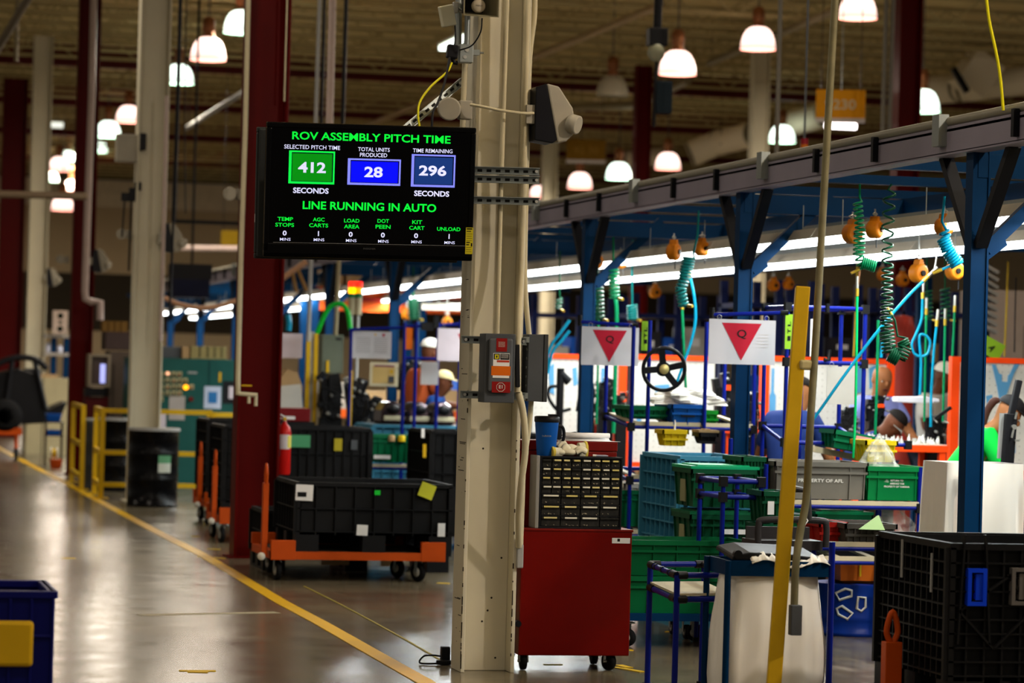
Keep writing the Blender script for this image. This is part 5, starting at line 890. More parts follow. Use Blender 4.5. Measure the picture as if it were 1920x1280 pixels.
# ---------------------------------------------------------------- people
def skin(name,verts,edges,rad,m,parent,sub=2,root=0):
    me=D.meshes.new(name); me.from_pydata([tuple(v) for v in verts],edges,[]); me.materials.append(m); o=D.objects.new(name,me); COL.objects.link(o); o.parent=parent
    o.modifiers.new('skin','SKIN'); sv=me.skin_vertices[0].data
    for i,r in enumerate(rad): sv[i].radius=(r if isinstance(r,tuple) else (r,r)); sv[i].use_root=(i==root)
    o.modifiers['skin'].use_smooth_shade=True; s=o.modifiers.new('sub','SUBSURF'); s.levels=sub; s.render_levels=sub; return o
SHOE=mat('shoe','1b1a1a',.6); DENIM=mat('dark_trousers','1c2230',.9); EYEW=mat('eye_white','d8d2c8',.4,var=0)
def person(label,px,ptop,d,rz,lean=0,shirt=NAVY,pants=DENIM,skn=SKD,hair=None,cap=None,arms=None,tilt=0,tall=1.76,glasses=False,pony=None,band=None):
    top=P(px,ptop,d); up_=lambda v:Vector(v)
    hipz=.93; J={'pel':(0,0,hipz),'wst':(0,.0,1.10),'chs':(0,0,1.30),'nkb':(0,0,1.45),'nk':(0,-.012,1.50),'jaw':(0,-.035,1.555),'fac':(0,-.03,1.625),'skl':(0,-.005,1.70),'top':(0,0,1.752),
       'shL':(-.17,0,1.42),'shR':(.17,0,1.42)}
    M=Matrix.Translation((0,0,hipz))@Matrix.Rotation(lean,4,'X')@Matrix.Translation((0,0,-hipz))
    J={k:M@Vector(v) if k!='pel' else Vector(v) for k,v in J.items()}
    nk=J['nk'].copy(); N=Matrix.Translation(nk)@Matrix.Rotation(tilt,4,'X')@Matrix.Translation(-nk)
    for k in ('jaw','fac','skl','top'): J[k]=N@J[k]
    ar=arms or (((-.25,-.12,1.15),(-.14,-.38,1.13)),((.25,-.12,1.15),(.14,-.38,1.13)))
    for s,(e_,w_) in zip('LR',ar): J['el'+s]=Vector(e_); J['wr'+s]=Vector(w_)
    for s,x in (('L',-1),('R',1)): J['hp'+s]=Vector((x*.09,0,.88)); J['kn'+s]=Vector((x*.11,-.03,.48)); J['an'+s]=Vector((x*.11,.02,.09)); J['to'+s]=Vector((x*.12,-.13,.04))
    topz=max((J['skl']).z+.085,0); k=tall/1.785
    x0,y0=top.x,top.y; sc=top.z/topz
    off=Matrix.Rotation(rz,3,'Z')@(Vector((J['skl'].x,J['skl'].y,0))*sc)
    o=T('person',label,'person',(x0-off.x,y0-off.y,0),rz); o.scale=(sc,sc,sc)
    names=['pel','wst','chs','nkb','nk','jaw','fac','skl','top','shL','elL','wrL','shR','elR','wrR','hpL','knL','anL','toL','hpR','knR','anR','toR']
    E=[('pel','wst'),('wst','chs'),('chs','nkb'),('nkb','nk'),('nk','jaw'),('jaw','fac'),('fac','skl'),('skl','top'),('chs','shL'),('shL','elL'),('elL','wrL'),('chs','shR'),('shR','elR'),('elR','wrR'),('pel','hpL'),('hpL','knL'),('knL','anL'),('anL','toL'),('pel','hpR'),('hpR','knR'),('knR','anR'),('anR','toR')]
    r={'pel':(.13,.1),'wst':(.125,.09),'chs':(.14,.1),'nkb':(.075,.065),'nk':.06,'jaw':(.072,.078),'fac':(.086,.1),'skl':(.088,.104),'top':(.05,.058),'shL':.062,'elL':.044,'wrL':.03,'shR':.062,'elR':.044,'wrR':.03,'hpL':.085,'knL':.058,'anL':.042,'toL':.04,'hpR':.085,'knR':.058,'anR':.042,'toR':.04}
    ix={n:i for i,n in enumerate(names)}
    body=skin('body',[J[n] for n in names],[(ix[a],ix[b_]) for a,b_ in E],[r[n] for n in names],skn,o)
    sn=['pel','wst','chs','nkb','shL','mL','shR','mR']; J['mL']=J['shL'].lerp(J['elL'],.72); J['mR']=J['shR'].lerp(J['elR'],.72); J2=dict(J); J2['nkb']=J['chs'].lerp(J['nkb'],.95)
    skin('shirt',[J2[n] for n in sn],[(0,1),(1,2),(2,3),(2,4),(4,5),(2,6),(6,7)],[(.155,.125),(.15,.12),(.175,.135),(.105,.098),.083,.07,.083,.07],shirt,o)
    pn=['pel','hpL','knL','anL','hpR','knR','anR']; skin('trousers',[J[n] for n in pn],[(0,1),(1,2),(2,3),(0,4),(4,5),(5,6)],[(.15,.12),.105,.078,.062,.105,.078,.062],pants,o)
    for s,x in (('L',-1),('R',1)):
        MB(SHOE).ell((x*.12,-.05,.045),(.05,.14,.045)).build('shoe',None,o)
        w_=J['wr'+s]; dr=(w_-J['el'+s]).normalized(); sd=dr.cross(Zv).normalized(); upv=sd.cross(dr); b=MB(skn); b.tube([w_,w_+dr*.05,w_+dr*.09],[.028,.04,.036],10)
        for i in range(4): f=w_+dr*.085+sd*(i-1.5)*.02; b.tube(arc([f,f+dr*.03+upv*-.004,f+dr*(.055+.008*(1-abs(i-1.5)/1.5))-upv*.02,f+dr*(.06)-upv*.04],3),[.0095]*9+[.007],6)
        t=w_+dr*.03+sd*(-x)*.03; b.tube(arc([t,t+dr*.03+sd*(-x)*.025,t+dr*.06+sd*(-x)*.025-upv*.015],3),[.011]*6+[.008],6); b.build('hand',None,o)
        if band: MB(band).tube([w_-dr*.05,w_+dr*.0],.04,10).build('wrist_band',None,o)
    # face
    u=(J['skl']-J['jaw']).normalized(); f=u.cross(Vector((1,0,0))); f=f if f.y<0 else -f; f.normalize(); c=J['fac']; rt_=Vector((1,0,0))
    b=MB(skn); b.ell(c+f*.09-u*.0,(.014,.018,.022)); 
    for s in (-1,1): b.ell(c+rt_*s*.078-f*.01+u*.015,(.01,.02,.028)); b.ell(c+rt_*s*.03+f*.074+u*.035,(.022,.012,.008))
    b.build('nose_and_ears',None,o)
    b=MB(EYEW)
    for s in (-1,1): b.ell(c+rt_*s*.03+f*.076+u*.02,(.012,.007,.0045)); 
    b.use(INK)
    for s in (-1,1): b.ell(c+rt_*s*.03+f*.083+u*.02,(.006,.004,.0045))
    b.build('eyes',None,o); b=MB(mat('lip','4a1f1a',.5)); b.ell(c+f*.078-u*.05,(.025,.012,.009)); b.build('mouth',None,o)
    sk=J['skl']; rot=Matrix((rt_,-f,u)).transposed()
    def cap_shape(m,name,rr,z0,brim=None):
        b=MB(m); n,kk=20,8; vs=[];fs=[]
        for i in range(kk+1):
            t=(pi/2)*i/kk
            for j in range(n): a_=2*pi*j/n; vs.append(sk+rot@Vector((rr[0]*math.cos(t)*math.cos(a_),rr[1]*math.cos(t)*math.sin(a_),z0+rr[2]*math.sin(t))))
        for i in range(kk):
            for j in range(n): fs.append((i*n+j,i*n+(j+1)%n,(i+1)*n+(j+1)%n,(i+1)*n+j))
        b.add(vs,fs,True)
        if brim: 
            vs=[sk+rot@Vector((x_*.085,-.085-y_,z0+z_)) for x_,y_,z_ in ((-1,-.03,0),(-.8,.05,-.012),(0,.085,-.018),(.8,.05,-.012),(1,-.03,0))]; vs+= [v+u*.008 for v in vs]; b.add(vs,[(0,1,2,3,4),(9,8,7,6,5)]+[(i,i+5,i+6,i+1) for i in range(4)])
        b.build(name,None,o)
    if hair: cap_shape(hair,'hair',(.083,.1,.082),-.0)
    if cap: cap_shape(cap,'cap',(.089,.106,.09),-.0,True)
    if pony: 
        a_=sk+rot@Vector((0,.1,0)); b=MB(pony); b.tube(arc([a_,a_+Vector((0,.05,-.02)),a_+Vector((0,.10,-.13)),a_+Vector((0,.12,-.34))]),[.018,.02,.023,.026,.028,.03,.03,.029,.028,.027,.026,.025,.024,.022,.02,.018,.015,.012,.008],8); b.build('ponytail',None,o)
    if glasses:
        b=MB(CLEAR); 
        for s in (-1,1): b.ell(c+rt_*s*.035+f*.092+u*.02,(.03,.004,.02))
        b.use(LGREY); 
        for s in (-1,1): b.tube([c+rt_*s*.07+f*.085+u*.025,c+rt_*s*.082-f*.01+u*.025],.004,5)
        b.build('glasses',None,o)
    return o
LAV=mat('lavender_shirt','8089c9',.8); TEEB=mat('royal_tee','1d3068',.8); GTEE=mat('green_tee','08b23c',.8,var=.1); HAIRB=mat('black_hair','15110f',.8); HAIRBR=mat('brown_hair','3a211a',.6)
person('bald man in a lavender shirt looking down behind the engine',1655,679,25.9,.1,.12,LAV,skn=SKL,tilt=.25,arms=(((-.27,-.12,1.18),(-.12,-.36,1.10)),((.28,-.12,1.18),(.30,-.30,1.08))))
person('man with cropped black hair and safety glasses bending over the orange bench',1683,767,24.6,1.15,.75,NAVY,skn=SKD,hair=HAIRB,tilt=.15,glasses=True,arms=(((-.2,-.5,1.0),(-.1,-.62,.9)),((.2,-.5,1.0),(.1,-.62,.9))))
person('worker in a bright green shirt and black cap with a long ponytail, leaning forward',1897,741,21.6,1.3,.62,GTEE,skn=SKL,cap=mat('black_cap','151416',.6),pony=HAIRBR,tilt=.1,arms=(((-.2,-.45,1.0),(-.12,-.62,.88)),((.2,-.45,1.0),(.12,-.62,.88))))
person('worker in a royal blue tee with yellow wristbands, mostly hidden by the yellow post',1504,705,22.3,2.4,.35,TEEB,skn=SKL,hair=HAIRB,tilt=.2,band=mat('yellow_band','d9d41a',.7),arms=(((-.27,-.25,1.1),(-.22,-.45,.95)),((.29,-.2,1.08),(.28,-.40,.92))))
person('worker in a tan cap and blue shirt beside the display column',834,694,32.7,1.2,.15,mat('blue_shirt','143a78',.8),skn=SKD,cap=mat('tan_cap','c9b98a',.7),tilt=.2)
person('worker in a white cap behind the hanging paper sheets',808,634,33,1.9,.1,mat('orange_shirt','b5532a',.8),skn=SKD,cap=mat('white_cap','ddd8cc',.7),tilt=.2)
person('worker in a white cap partly behind the orange pegboard post',1772,678,29.5,.6,.1,mat('grey_shirt','bdb9b2',.8),skn=SKD,cap=mat('white_cap','ddd8cc',.7),tilt=.3)
person('person in a pale shirt far off above the second pegboard',1612,632,52,.2,0,mat('pale_shirt','b9b4b4',.8),skn=mat('light_skin','c89a80',.5),hair=None)
# ================================================================ carts, bins and machines left of the display column
def cart(label,px,py,d,L,Wd,zt,hpost,wheels=((.1,.12),(.9,.12),(.1,.9),(.9,.9)),r=.075):
    a=F(px,py,d); o=T('platform_cart',label,'cart',(a.x,a.y,0)); b=MB(ORG); t=.05
    b.box(0,L,0,t,zt-.11,zt-.05); b.box(0,L,Wd-t,Wd,zt-.11,zt-.05); b.box(0,t,0,Wd,zt-.11,zt-.05); b.box(L-t,L,0,Wd,zt-.11,zt-.05); b.build('frame',None,o)
    MB(mat('plywood_deck','3a332b',.8)).box(t,L-t,t,Wd-t,zt-.075,zt-.052).build('deck',None,o)
    for x in (0,L-.19):
        for y in (-.004,Wd-.05): MB(ORG).box(x,x+.19,y,y+.054,zt-.115,zt+.035).build('corner_stop',None,o,.004)
    b=MB(ORG); b.box(-.065,-.02,.05,.11,zt-.1,hpost-.14); b.build('handle_post',None,o,.006); b=MB(ORG); h=hpost-.14; b.tube(arc([(-.04,.055,h),(-.04,.045,h+.08),(-.04,.08,h+.14),(-.04,.115,h+.08),(-.04,.105,h)]),.012,8); b.build('handle_loop',None,o)
    b=MB(mat('hub_white','c8c2b4',.5)); b.lathe([(.0,0),(.03,0),(.03,.02),(0,.02)],(-.07,.03,zt-.09),(0,-1,0),14); b.build('bumper_wheel',None,o)
    for i,(u,v) in enumerate(wheels): caster(o,L*u,Wd*v,r,rot=(.5 if i%2 else .15))
    return o
zt=P(600,1022,23.7).z
ct=cart('long orange platform cart carrying the wide black bin, left of the display column',508,1030,23.6,1.36,1.1,zt,P(500,868,24).z,((.05,.1),(.86,.1),(.1,.9),(.8,.5)))
b1=bulk_bin('wide black collapsed bin with paper labels on the long orange cart',(ct.location.x+.80,ct.location.y+.02,zt-.05),1.22,1.08,P(600,905,23.6).z-zt+.05,BLKM,nx=8,nz=2,labels=[])
yel=mat('yellow_note','c3c437',.7); 
def bl(px0,px1,py0,py1,m,d,par,rot=0):
    c=P((px0+px1)/2,(py0+py1)/2,d)-par.location; w=S(px1-px0,d)/2;h=S(py1-py0,d)/2; b=MB(m); b.cb((c.x,-.008,c.z),(2*w,.004,2*h),(0,rot,0)); return b.build('paper_label',None,par)
bl(557,590,909,939,PAP,23.6,b1,.03); bl(561,578,923,932,INK,23.58,b1).location.y-=.003; bl(711,722,921,930,mat('green_sticker','1fd03a',.6),23.6,b1); bl(800,829,909,937,yel,23.6,b1,.35); bl(676,697,986,1006,PAP,23.6,b1,.04); bl(836,850,985,1010,PAP,23.6,b1)
b2=bulk_bin('tall black bin with green and yellow labels behind the fire extinguisher',(F(612,850,29).x,F(612,850,29).y,0),.85,1.1,P(600,801,29).z,BLKM,nx=10,nz=4)
bl(543,580,815,838,mat('green_card','4f9a6c',.6),29,b2); bl(627,642,822,845,mat('yellow_card','b5a52a',.6),29,b2); bl(660,672,825,843,GREY,29,b2)
b3=bulk_bin('tall black bin partly hidden by the display column',(F(925,850,28.3).x,F(925,850,28.3).y,0),1.15,1.1,P(800,806,28.3).z,BLKM,nx=10,nz=5); bl(788,794,803,820,PAP,28.2,b3); bl(791,797,832,857,YEL,28.2,b3)
b4=bulk_bin('light blue mesh bin carrying the row of chrome-topped covers',(F(800,800,31.2).x,F(800,800,31.2).y,0),1.1,1.0,P(780,797,31.2).z,LBL,nx=10,nz=8); MB(BLK).box(-.53,.53,.03,.95,P(780,797,31.2).z-.05,P(780,797,31.2).z-.0).build('cover_board',None,b4)
tb=pipe_rack('blue pipe table holding a green tote between the black bins',(F(735,870,29.6).x,F(735,870,29.6).y,0),.5,.5,(P(735,874,29.6).z+.02,P(735,874,29.6).z+.02),[P(735,874,29.6).z-.02,.25],cat='table',name='pipe_table')
tote('green tote with yellow-capped contents between the two tall black bins',(F(735,870,29.6).x,F(735,870,29.6).y,P(735,874,29.6).z+.04),.42,.42,.26,GRN,tag_m=(PAP,-.1,.16,.03,.035))
for px,m,l in ((738,TAN,'tan cap poking out of the green tote between bins'),(757,YBIN,'yellow cap poking out of the green tote between bins')):
    q=P(px,816,29.5); e=MB(m); e.lathe([(.035,0),(.035,.05),(.02,.06)],n=14); o=e.build('cap',None); o.location=(q.x,q.y+.1,P(735,874,29.6).z+.24); tag(o,l,'cap'); o['kind']='thing'
CHR=mat('dark_chrome','4a4044',.12,.8); CBE=mat('cover_beige','b5ae90',.4)
for k,(px,l) in enumerate(((737,'first dark moulded cover with beige band, at the aisle end of the row'),(786,'middle dark moulded cover with bright chrome highlight'),(831,'last dark moulded cover, next to the display column'))):
    z=P(780,797,31.2).z; q=F(px,780,31.5); e=T('engine_cover',l,'engine cover',(q.x,q.y,z),.12,'row of dark moulded covers'); w=.125
    b=MB(CHR); b.prism([(-w,0),(w,0),(w,.12),(w*.7,.2),(w*.2,.235),(-w*.5,.225),(-w*.95,.14)],(0,-.0,0),X,Zv,(0,.3,0)); b.build('shell',None,e,.03); b=MB(CBE); b.box(-w*.8,w*1.0,-.012,.01,.035,.085); b.build('beige_band',None,e,.01); b=MB(BLK); b.ell((0,-.01,.15),(.07,.05,.05)); b.build('cap',None,e)
# extinguisher, chest, papers behind the big red column
q=F(534,880,26.6); e=T('fire_extinguisher','red fire extinguisher with white label on the side of the big red column','fire extinguisher',(q.x,q.y+.1,P(534,890,26.6).z)); r=.062; b=MB(mat('extinguisher_red','b01510',.3)); b.lathe([(r*.9,0),(r,.02),(r,.36),(r*.8,.41),(r*.35,.44),(r*.3,.46)],n=24); b.build('cylinder',None,e)
b=MB(mat('extinguisher_label','c9c2c4',.5)); b.lathe([(r+.001,.22),(r+.001,.345)],n=20,a0=pi,a1=1.75*pi); b.use(mat('label_yellow2','cfc25a',.6)).lathe([(r+.0015,.23),(r+.0015,.335)],n=10,a0=1.62*pi,a1=1.95*pi); b.build('label',None,e)
b=MB(BLK); b.tube(arc([(-.01,-.0,.46),(-.05,-.03,.44),(-.055,-.06,.3),(-.05,-.065,.16)]),.012,8); b.build('hose',None,e); b=MB(STEEL); b.bar((0,0,.46),(.0,0,.50),.03); b.bar((0,0,.50),(-.07,-.02,.53),.02,.01); b.bar((0,0,.48),(-.07,-.02,.49),.02,.01); b.use(YEL).cyl((0,-.03,.48),(0,-.045,.48),.015); b.build('valve',None,e); MB(STEEL).box(-.12,-.05,-.02,.02,.2,.3).build('wall_bracket',None,e)
q=P(553,790,30.3); e=T('tool_chest','red tool box behind the tall black bin, with a paper label','tool chest',(q.x,q.y,q.z)); z0=q.z; b=MB(mat('chest_red','6e0f14',.4)); b.box(-.15,.15,0,.3,0,S(25,30.3)); b.build('body',None,e,.006); MB(PAP).box(-.1,.0,-.004,.001,.02,.05).build('paper_label',None,e)
e=T('pedestal','dark pedestal under the red tool box','stand',(q.x,q.y,0)); MB(DKM).box(-.2,.2,.0,.4,0,z0-.002).build('body',None,e)
cb_=T('carton','brown open carton beside the big red column, with white sheets in front','carton',P(543,742,32.2)); k=S(1,32.2); b=MB(TAN); b.prism([(-24,-26),(22,-26),(24,18),(14,44),(-6,50),(-24,20)],(0,0,0),X*k,Zv*k,(0,.25,0)); b.build('body',None,cb_); MB(DKM).box(-.2,.2,.05,.2,-P(543,742,32.2).z,-26*k).build('stand_leg',None,cb_)
sheet('paper_sheet','large white sheet slanted against the brown carton',519,566,722,768,31.9,mat('sheet_grey_white','c2c0b8',.7)).rotation_euler=(0,-.12,0)
GP=mat('pinkish_paper','c7bcc4',.6)
sheet('paper_sheet','pale sign sheet between the big red column and the yellow post',521,567,625,671,33.2,GP); 
def lines(o,w,h):
    b=MB(mat('print_grey','8f8c8c',.7,var=0))
    for i in range(8): b.box(-w*.75,-w*.05,-.002,0,h*(.5-i*.15),h*(.54-i*.15)); b.box(w*.15,w*.8,-.002,0,h*(.5-i*.15),h*(.54-i*.15))
    b.use(YEL).box(w*.15,w*.24,-.002,0,h*.7,h*.85); b.use(mat('sign_red','a3122a',.5)).add([(w*.5,-.002,h*.85),(w*.7,-.002,h*.85),(w*.6,-.002,h*.55)],[(0,2,1)]); b.build('printed_lines',None,o)
sheet('paper_sheet','double white notice with printed lines on the blue frame',658,734,621,672,31.2,mat('notice','c9c6c6',.6),extra=lines)
def certf(o,w,h):
    b=MB(mat('cert_tan','c9ac6c',.6)); b.box(-w*.8,w*.75,-.003,0,-h*.75,h*.65); b.use(mat('cert_violet','7a3a5c',.6)).box(-w*.7,w*.7,-.004,0,h*.62,h*.76); b.use(YEL).box(w*.4,w*.62,-.005,0,h*.1,h*.38); b.use(mat('photo_grey','4a4c50',.6)).box(w*.3,w*.7,-.005,0,-h*.7,-h*.15); b.build('printed_notice',None,o)
sheet('framed_notice','framed tan notice in a cream border on the blue frame',693,747,679,724,31.2,mat('cream_frame','d6cba8',.6),'notice',certf)
sheet('paper_sheet','plain white sheet hanging left of the worker in the tan cap',789,822,678,721,30.6,mat('notice','c9c6c6',.6)); sheet('quality_sign','pale sign with a red triangle edge, half hidden by the display column',820,892,616,677,30.2,GP,'sign',lambda o,w,h:(MB(mat('sign_red','a3122a',.5)).add([(.05*w,-.002,.7*h),(.95*w,-.002,.7*h),(.5*w,-.002,-.5*h)],[(0,2,1)]).build('red_triangle',None,o),rings(o,w,h)))
sheet('label_strip','orange vertical strip hung on the blue frame post',760,774,614,655,31.0,mat('orange_strip','d8640a',.6),'label')
pf=T('sign_stand','blue pipe frame holding notices behind the light blue bin','frame',F(700,700,32.8)); x0=pf.location.x; y0=pf.location.y
for px,top in ((757,604),(779,604),(820,604),(862,600)): MB(PIPE).tube([(F(px,680,31).x-x0,F(px,680,31).y-y0,0),(F(px,680,31).x-x0,F(px,680,31).y-y0,P(px,top,31).z)],.018,8).build('post',None,pf)
for (xa,ya,xb,yb) in ((655,618,757,614),(757,612,865,608),(757,671,820,673)): MB(PIPE).tube([P(xa,ya,31.1)-pf.location,P(xb,yb,31.1)-pf.location],.016,8).build('rail',None,pf)
MB(JNT).cb(P(818,603,31)-pf.location,(.05,.05,.12)).build('joint',None,pf); MB(JNT).cb(P(801,612,31)-pf.location,(.12,.05,.08)).build('joint',None,pf); MB(PIPE).tube([(F(657,680,31.1).x-x0,F(657,680,31.1).y-y0,0),(F(657,680,31.1).x-x0,F(657,680,31.1).y-y0,P(657,616,31.1).z)],.016,8).build('post',None,pf)
e=T('yellow_post','yellow double guard post with a grey groove and beige side strip','post',F(582,790,33)); z=P(582,625,33).z; b=MB(YEL); b.box(-.06,-.02,0,.08,0,z); b.box(.02,.06,0,.08,0,z); b.build('flange',None,e); MB(LGREY).box(-.02,.02,.02,.06,0,z+.02).build('groove',None,e); MB(CREAM).box(.062,.105,.0,.06,0,P(594,737,33).z).build('side_strip',None,e)
e=T('control_box','grey-green electrical control box on a stand behind the black machines','electrical box',F(624,660,34)); b=MB(mat('grey_green','5c6354',.5)); b.box(-.12,.12,0,.25,P(624,700,34).z,P(624,627,34).z); b.build('enclosure',None,e,.006); MB(DKM).box(-.05,.05,.1,.2,0,P(624,700,34).z).build('stand_post',None,e); MB(BLK).box(.03,.09,-.004,0,P(624,637,34).z,P(624,633,34).z).build('nameplate',None,e); MB(YEL).box(-.07,-.04,-.02,0,P(624,698,34).z,P(624,676,34).z).build('yellow_handle',None,e)
engine('black machine heap behind the tall black bin, left part',620,745,33,60,100,21); engine('black machine heap right of the grey-green control box',668,752,33,55,95,22); engine('low black machinery beside the chrome-topped covers',700,770,32.6,44,60,23); engine('black machine behind the blue frame posts',770,715,34,60,90,24)
e=T('yellow_bar','short yellow upright bar among the black machines','bar',F(657,740,32.6)); MB(YEL).box(-.02,.02,0,.04,0,P(657,695,32.6).z).build('bar_shaft',None,e)
for k,(px,l) in enumerate(((659,'signal tower with lit red and amber lamps above the notices, first of two'),(671,'second signal tower with dim green base, beside the lit one'))):
    z0=P(px,622,34).z; q=F(px,600,34); e=T('signal_tower',l,'signal light',(q.x,q.y,0)); s=S(1,34)
    MB(LGREY).cyl((0,0,0),(0,0,z0+30*s),.018).build('pole',None,e); z=z0+32*s; MB(mat('tower_beige','a59a7c',.5)).cyl((0,0,z),(0,0,z+32*s),.04).build('base',None,e); z+=32*s
    for c,em,n,h in ((('0a6a3a',0,'green_lens',8)),(('ffb000',2.5 if k==0 else .6,'amber_lens',11)),(('ff2010',2.2 if k==0 else 1.6,'red_lens',11))):
        MB(mat(n+str(k),c,.3,emit=em,var=0)).cyl((0,0,z),(0,0,z+h*s),.042).build(n,None,e); z+=h*s
hose('hose','bright green hose arched over the black machines',[(594,625),(608,592),(622,573),(640,570),(652,585),(657,618)],33.2,4.5,mat('vivid_green','06a52a',.4))
# pallet rack with orange beams far behind the display
rg=F(590,600,43); e=T('pallet_rack','pallet rack with orange beams beyond the line, below the display','pallet rack',(rg.x,rg.y,0)); L=F(1010,600,43).x-rg.x; OB=mat('orange_beam','d9581a',.45)
for x in (0,L*.5,L):
    for y in (0,1): MB(BLU).box(x-.05,x+.05,y-.04,y+.04,0,2.74).build('upright',None,e)
for py in (540,566): z=P(750,py,43).z; 
for z in (P(700,574,43).z,P(700,548,43).z,1.0):
    for y in (0,1): MB(OB).box(0,L,y-.03,y+.03,z-.06,z+.06).build('beam',None,e)
rnd=random.Random(5)
for z in (P(700,574,43).z+.06,1.06,P(700,548,43).z+.06):
    x=.15
    while x<L-.5:
        w=rnd.uniform(.3,.6); h=rnd.uniform(.25,.55) if z<2 else rnd.uniform(.2,.5); c=MB(rnd.choice(BOXC+[TAN])); c.box(0,w-.05,0,.7,0,h if z!=P(700,574,43).z+.06 else .12); bx=c.build('carton',None); bx.location=(rg.x+x,rg.y+.1,z+.001); tag(bx,'carton stacked on the orange-beamed pallet rack','carton','cartons on the orange-beamed rack'); x+=w
    
e=T('work_tube','pale horizontal tube light just under the bright orange beam','light fixture',P(822,577,38)); MB(TUBE if False else mat('dim_tube','f4efdc',.4,emit=.8)).tube([(-.2,0,0),(.3,0,0)],.03,8).build('tube',None,e); MB(HOUS).box(-.2,.3,-.02,.06,.03,.06).build('reflector',None,e); MB(GALV).tube([(0,0,.05),(0,0,.6)],.006,5).build('hanger',None,e)
for a in [('orange balancer left of the display column, low',838,603,9,38,.2),('orange balancer over the tan-capped worker row',763,590,10,38,.5),('orange balancer beside the blue post under the display',740,575,9,38,.3)]: balancer(*a)
coil('dark green coil hanging under the display, right of the blue post',[(775,560,778,600,8,10)],36,10,2,DGRN,pre=[(775,500),(775,560)]); hose('air_hose','cyan hose under the display beside the blue post',[(733,560),(734,590),(733,618)],36,4,CYN); hose('air_hose','short cyan hose left of the signal towers',[(540,590),(542,605),(541,620)],36,5,CYN)
# ---------------------------------------------------------------- carts by the big red column
for d,px,pyt,post,lab_,lab2,L in ((31.6,381,785,(368,830),'orange cart farther from the big red column, upright handle showing','tall black bin on the farther of two carts left of the red column',.72),(28.4,410,797,(403,845),'orange cart tucked against the big red column, wheels showing','tall black bin on the nearer cart, half behind the red column',.52)):
    zt=.29; c_=cart(lab_,px+2,950,d,L+.05,1.0,zt,P(post[0],post[1],d).z,((.05,.05),(.3,.12),(.1,.9),(.9,.9))); a=c_.location
    bulk_bin(lab2,(a.x+L/2+.03,a.y+.05,zt-.05),L,.95,P(px,pyt,d).z-zt+.05,BLKM,nx=6,nz=6,labels=[(PAP,-L/2+.09,.02,.18,.14)])
# guard rails, drums
def guard(label,pts,zs,name='guard_rail',r=.03,posts=None):
    o=T(name,label,'guard rail',pts[0]); q=[p-pts[0] for p in pts]
    for p in (posts or q):
        b=MB(YEL); b.bar((p.x,p.y,0),(p.x,p.y,zs[0]),.06); b.build('post',None,o); MB(YEL).box(p.x-.09,p.x+.09,p.y-.09,p.y+.09,0,.012).build('foot_plate',None,o)
    for z in zs:
        for i in range(len(q)-1): MB(YEL).bar((q[i].x,q[i].y,z-.03),(q[i+1].x,q[i+1].y,z-.03),.055).build('rail',None,o)
    return o
guard('yellow guard gate seen nearly edge-on beside the dark red column',[F(155,830,39.2),F(136,830,41.6)],(P(150,757,40).z,P(150,826,40).z,P(150,886,40).z)); guard('yellow guard rail running behind the black drum',[F(179,840,38.2),F(191,840,36.9),F(391,840,37.2)],(P(300,767,37).z,P(210,843,37).z,P(210,903,37).z)); guard('second yellow guard rail panel next to the big red column',[F(399,840,37.2),F(470,840,37.4)],(P(420,773,37.2).z,P(420,848,37.2).z))
def drum(label,px,d,r,h,m=BLK,lab_=None):
    q=F(px,900,d); o=T('steel_drum',label,'drum',(q.x,q.y,0)); b=MB(m); b.lathe([(r*.96,0),(r,.01),(r,.025),(r*.97,.03),(r*.97,h*.33),(r,h*.345),(r*.97,h*.36),(r*.97,h*.66),(r,h*.675),(r*.97,h*.69),(r*.97,h-.03),(r*1.01,h-.025),(r*1.01,h)],n=40); b.build('shell',None,o); MB(LGREY).lathe([(r*1.015,h-.03),(r*1.02,h-.012),(r*1.01,h+.002),(r*.9,h),(0,h-.004)],n=40).build('lid_ring',None,o)
    if lab_: b=MB(mat('label_green_white','5f9a72',.5)); b.lathe([(r+.002,h*.56),(r+.002,h*.66)],n=6,a0=1.53*pi,a1=1.70*pi); b.use(mat('label_white2','c9d0c4',.6)).lathe([(r+.002,h*.44),(r+.002,h*.56)],n=6,a0=1.53*pi,a1=1.70*pi); b.build('label',None,o)
    return o
GBLK=mat('gloss_drum_black','08080a',.25,var=.1)
drum('glossy black steel drum with green and white label in front of the cream column',286,35.3,.295,.89,GBLK,True); drum('dark drum behind the yellow guard rail',222,39.2,.3,.92,GBLK); drum('grey slim drum between the yellow gate and the guard rail',166,39.6,.10,.9,GREY)
# teal control cabinet
d=41.; a=F(240,700,d); q=F(448,700,d); L=q.x-a.x; zt=P(350,672,d).z; e=T('control_cabinet','teal control cabinet with rows of push buttons behind the guard rail','control cabinet',(a.x,a.y,0)); b=MB(TEAL); b.box(0,L,0,.6,0,zt); b.build('body',None,e,.01); MB(mat('teal_dark','0f3836',.5)).box(P(395,700,d).x-a.x,P(397.5,700,d).x-a.x,-.004,0,.1,zt-.02).build('door_seam',None,e)
BB=mat('button_plate','a79f76',.5)
for r_,(py,cols) in enumerate(((701,(303,316,328,339)),(713,(303,316,328,339,350)),(725,(303,316,328,339,362)),(737,(303,316,328,339)),(748,(303,)))):
    for i,px in enumerate(cols):
        c=P(px,py,d)-e.location; b=MB(BB); b.box(c.x-.032,c.x+.032,-.012,.0,c.z-.035,c.z+.03); b.use(mat('button_dark','2a2018',.4) if (r_+i)%3 else mat('button_red','6a2a1a',.4)); b.cyl((c.x,-.012,c.z-.01),(c.x,-.035,c.z-.01),.018,10); b.build('push_button',None,e)
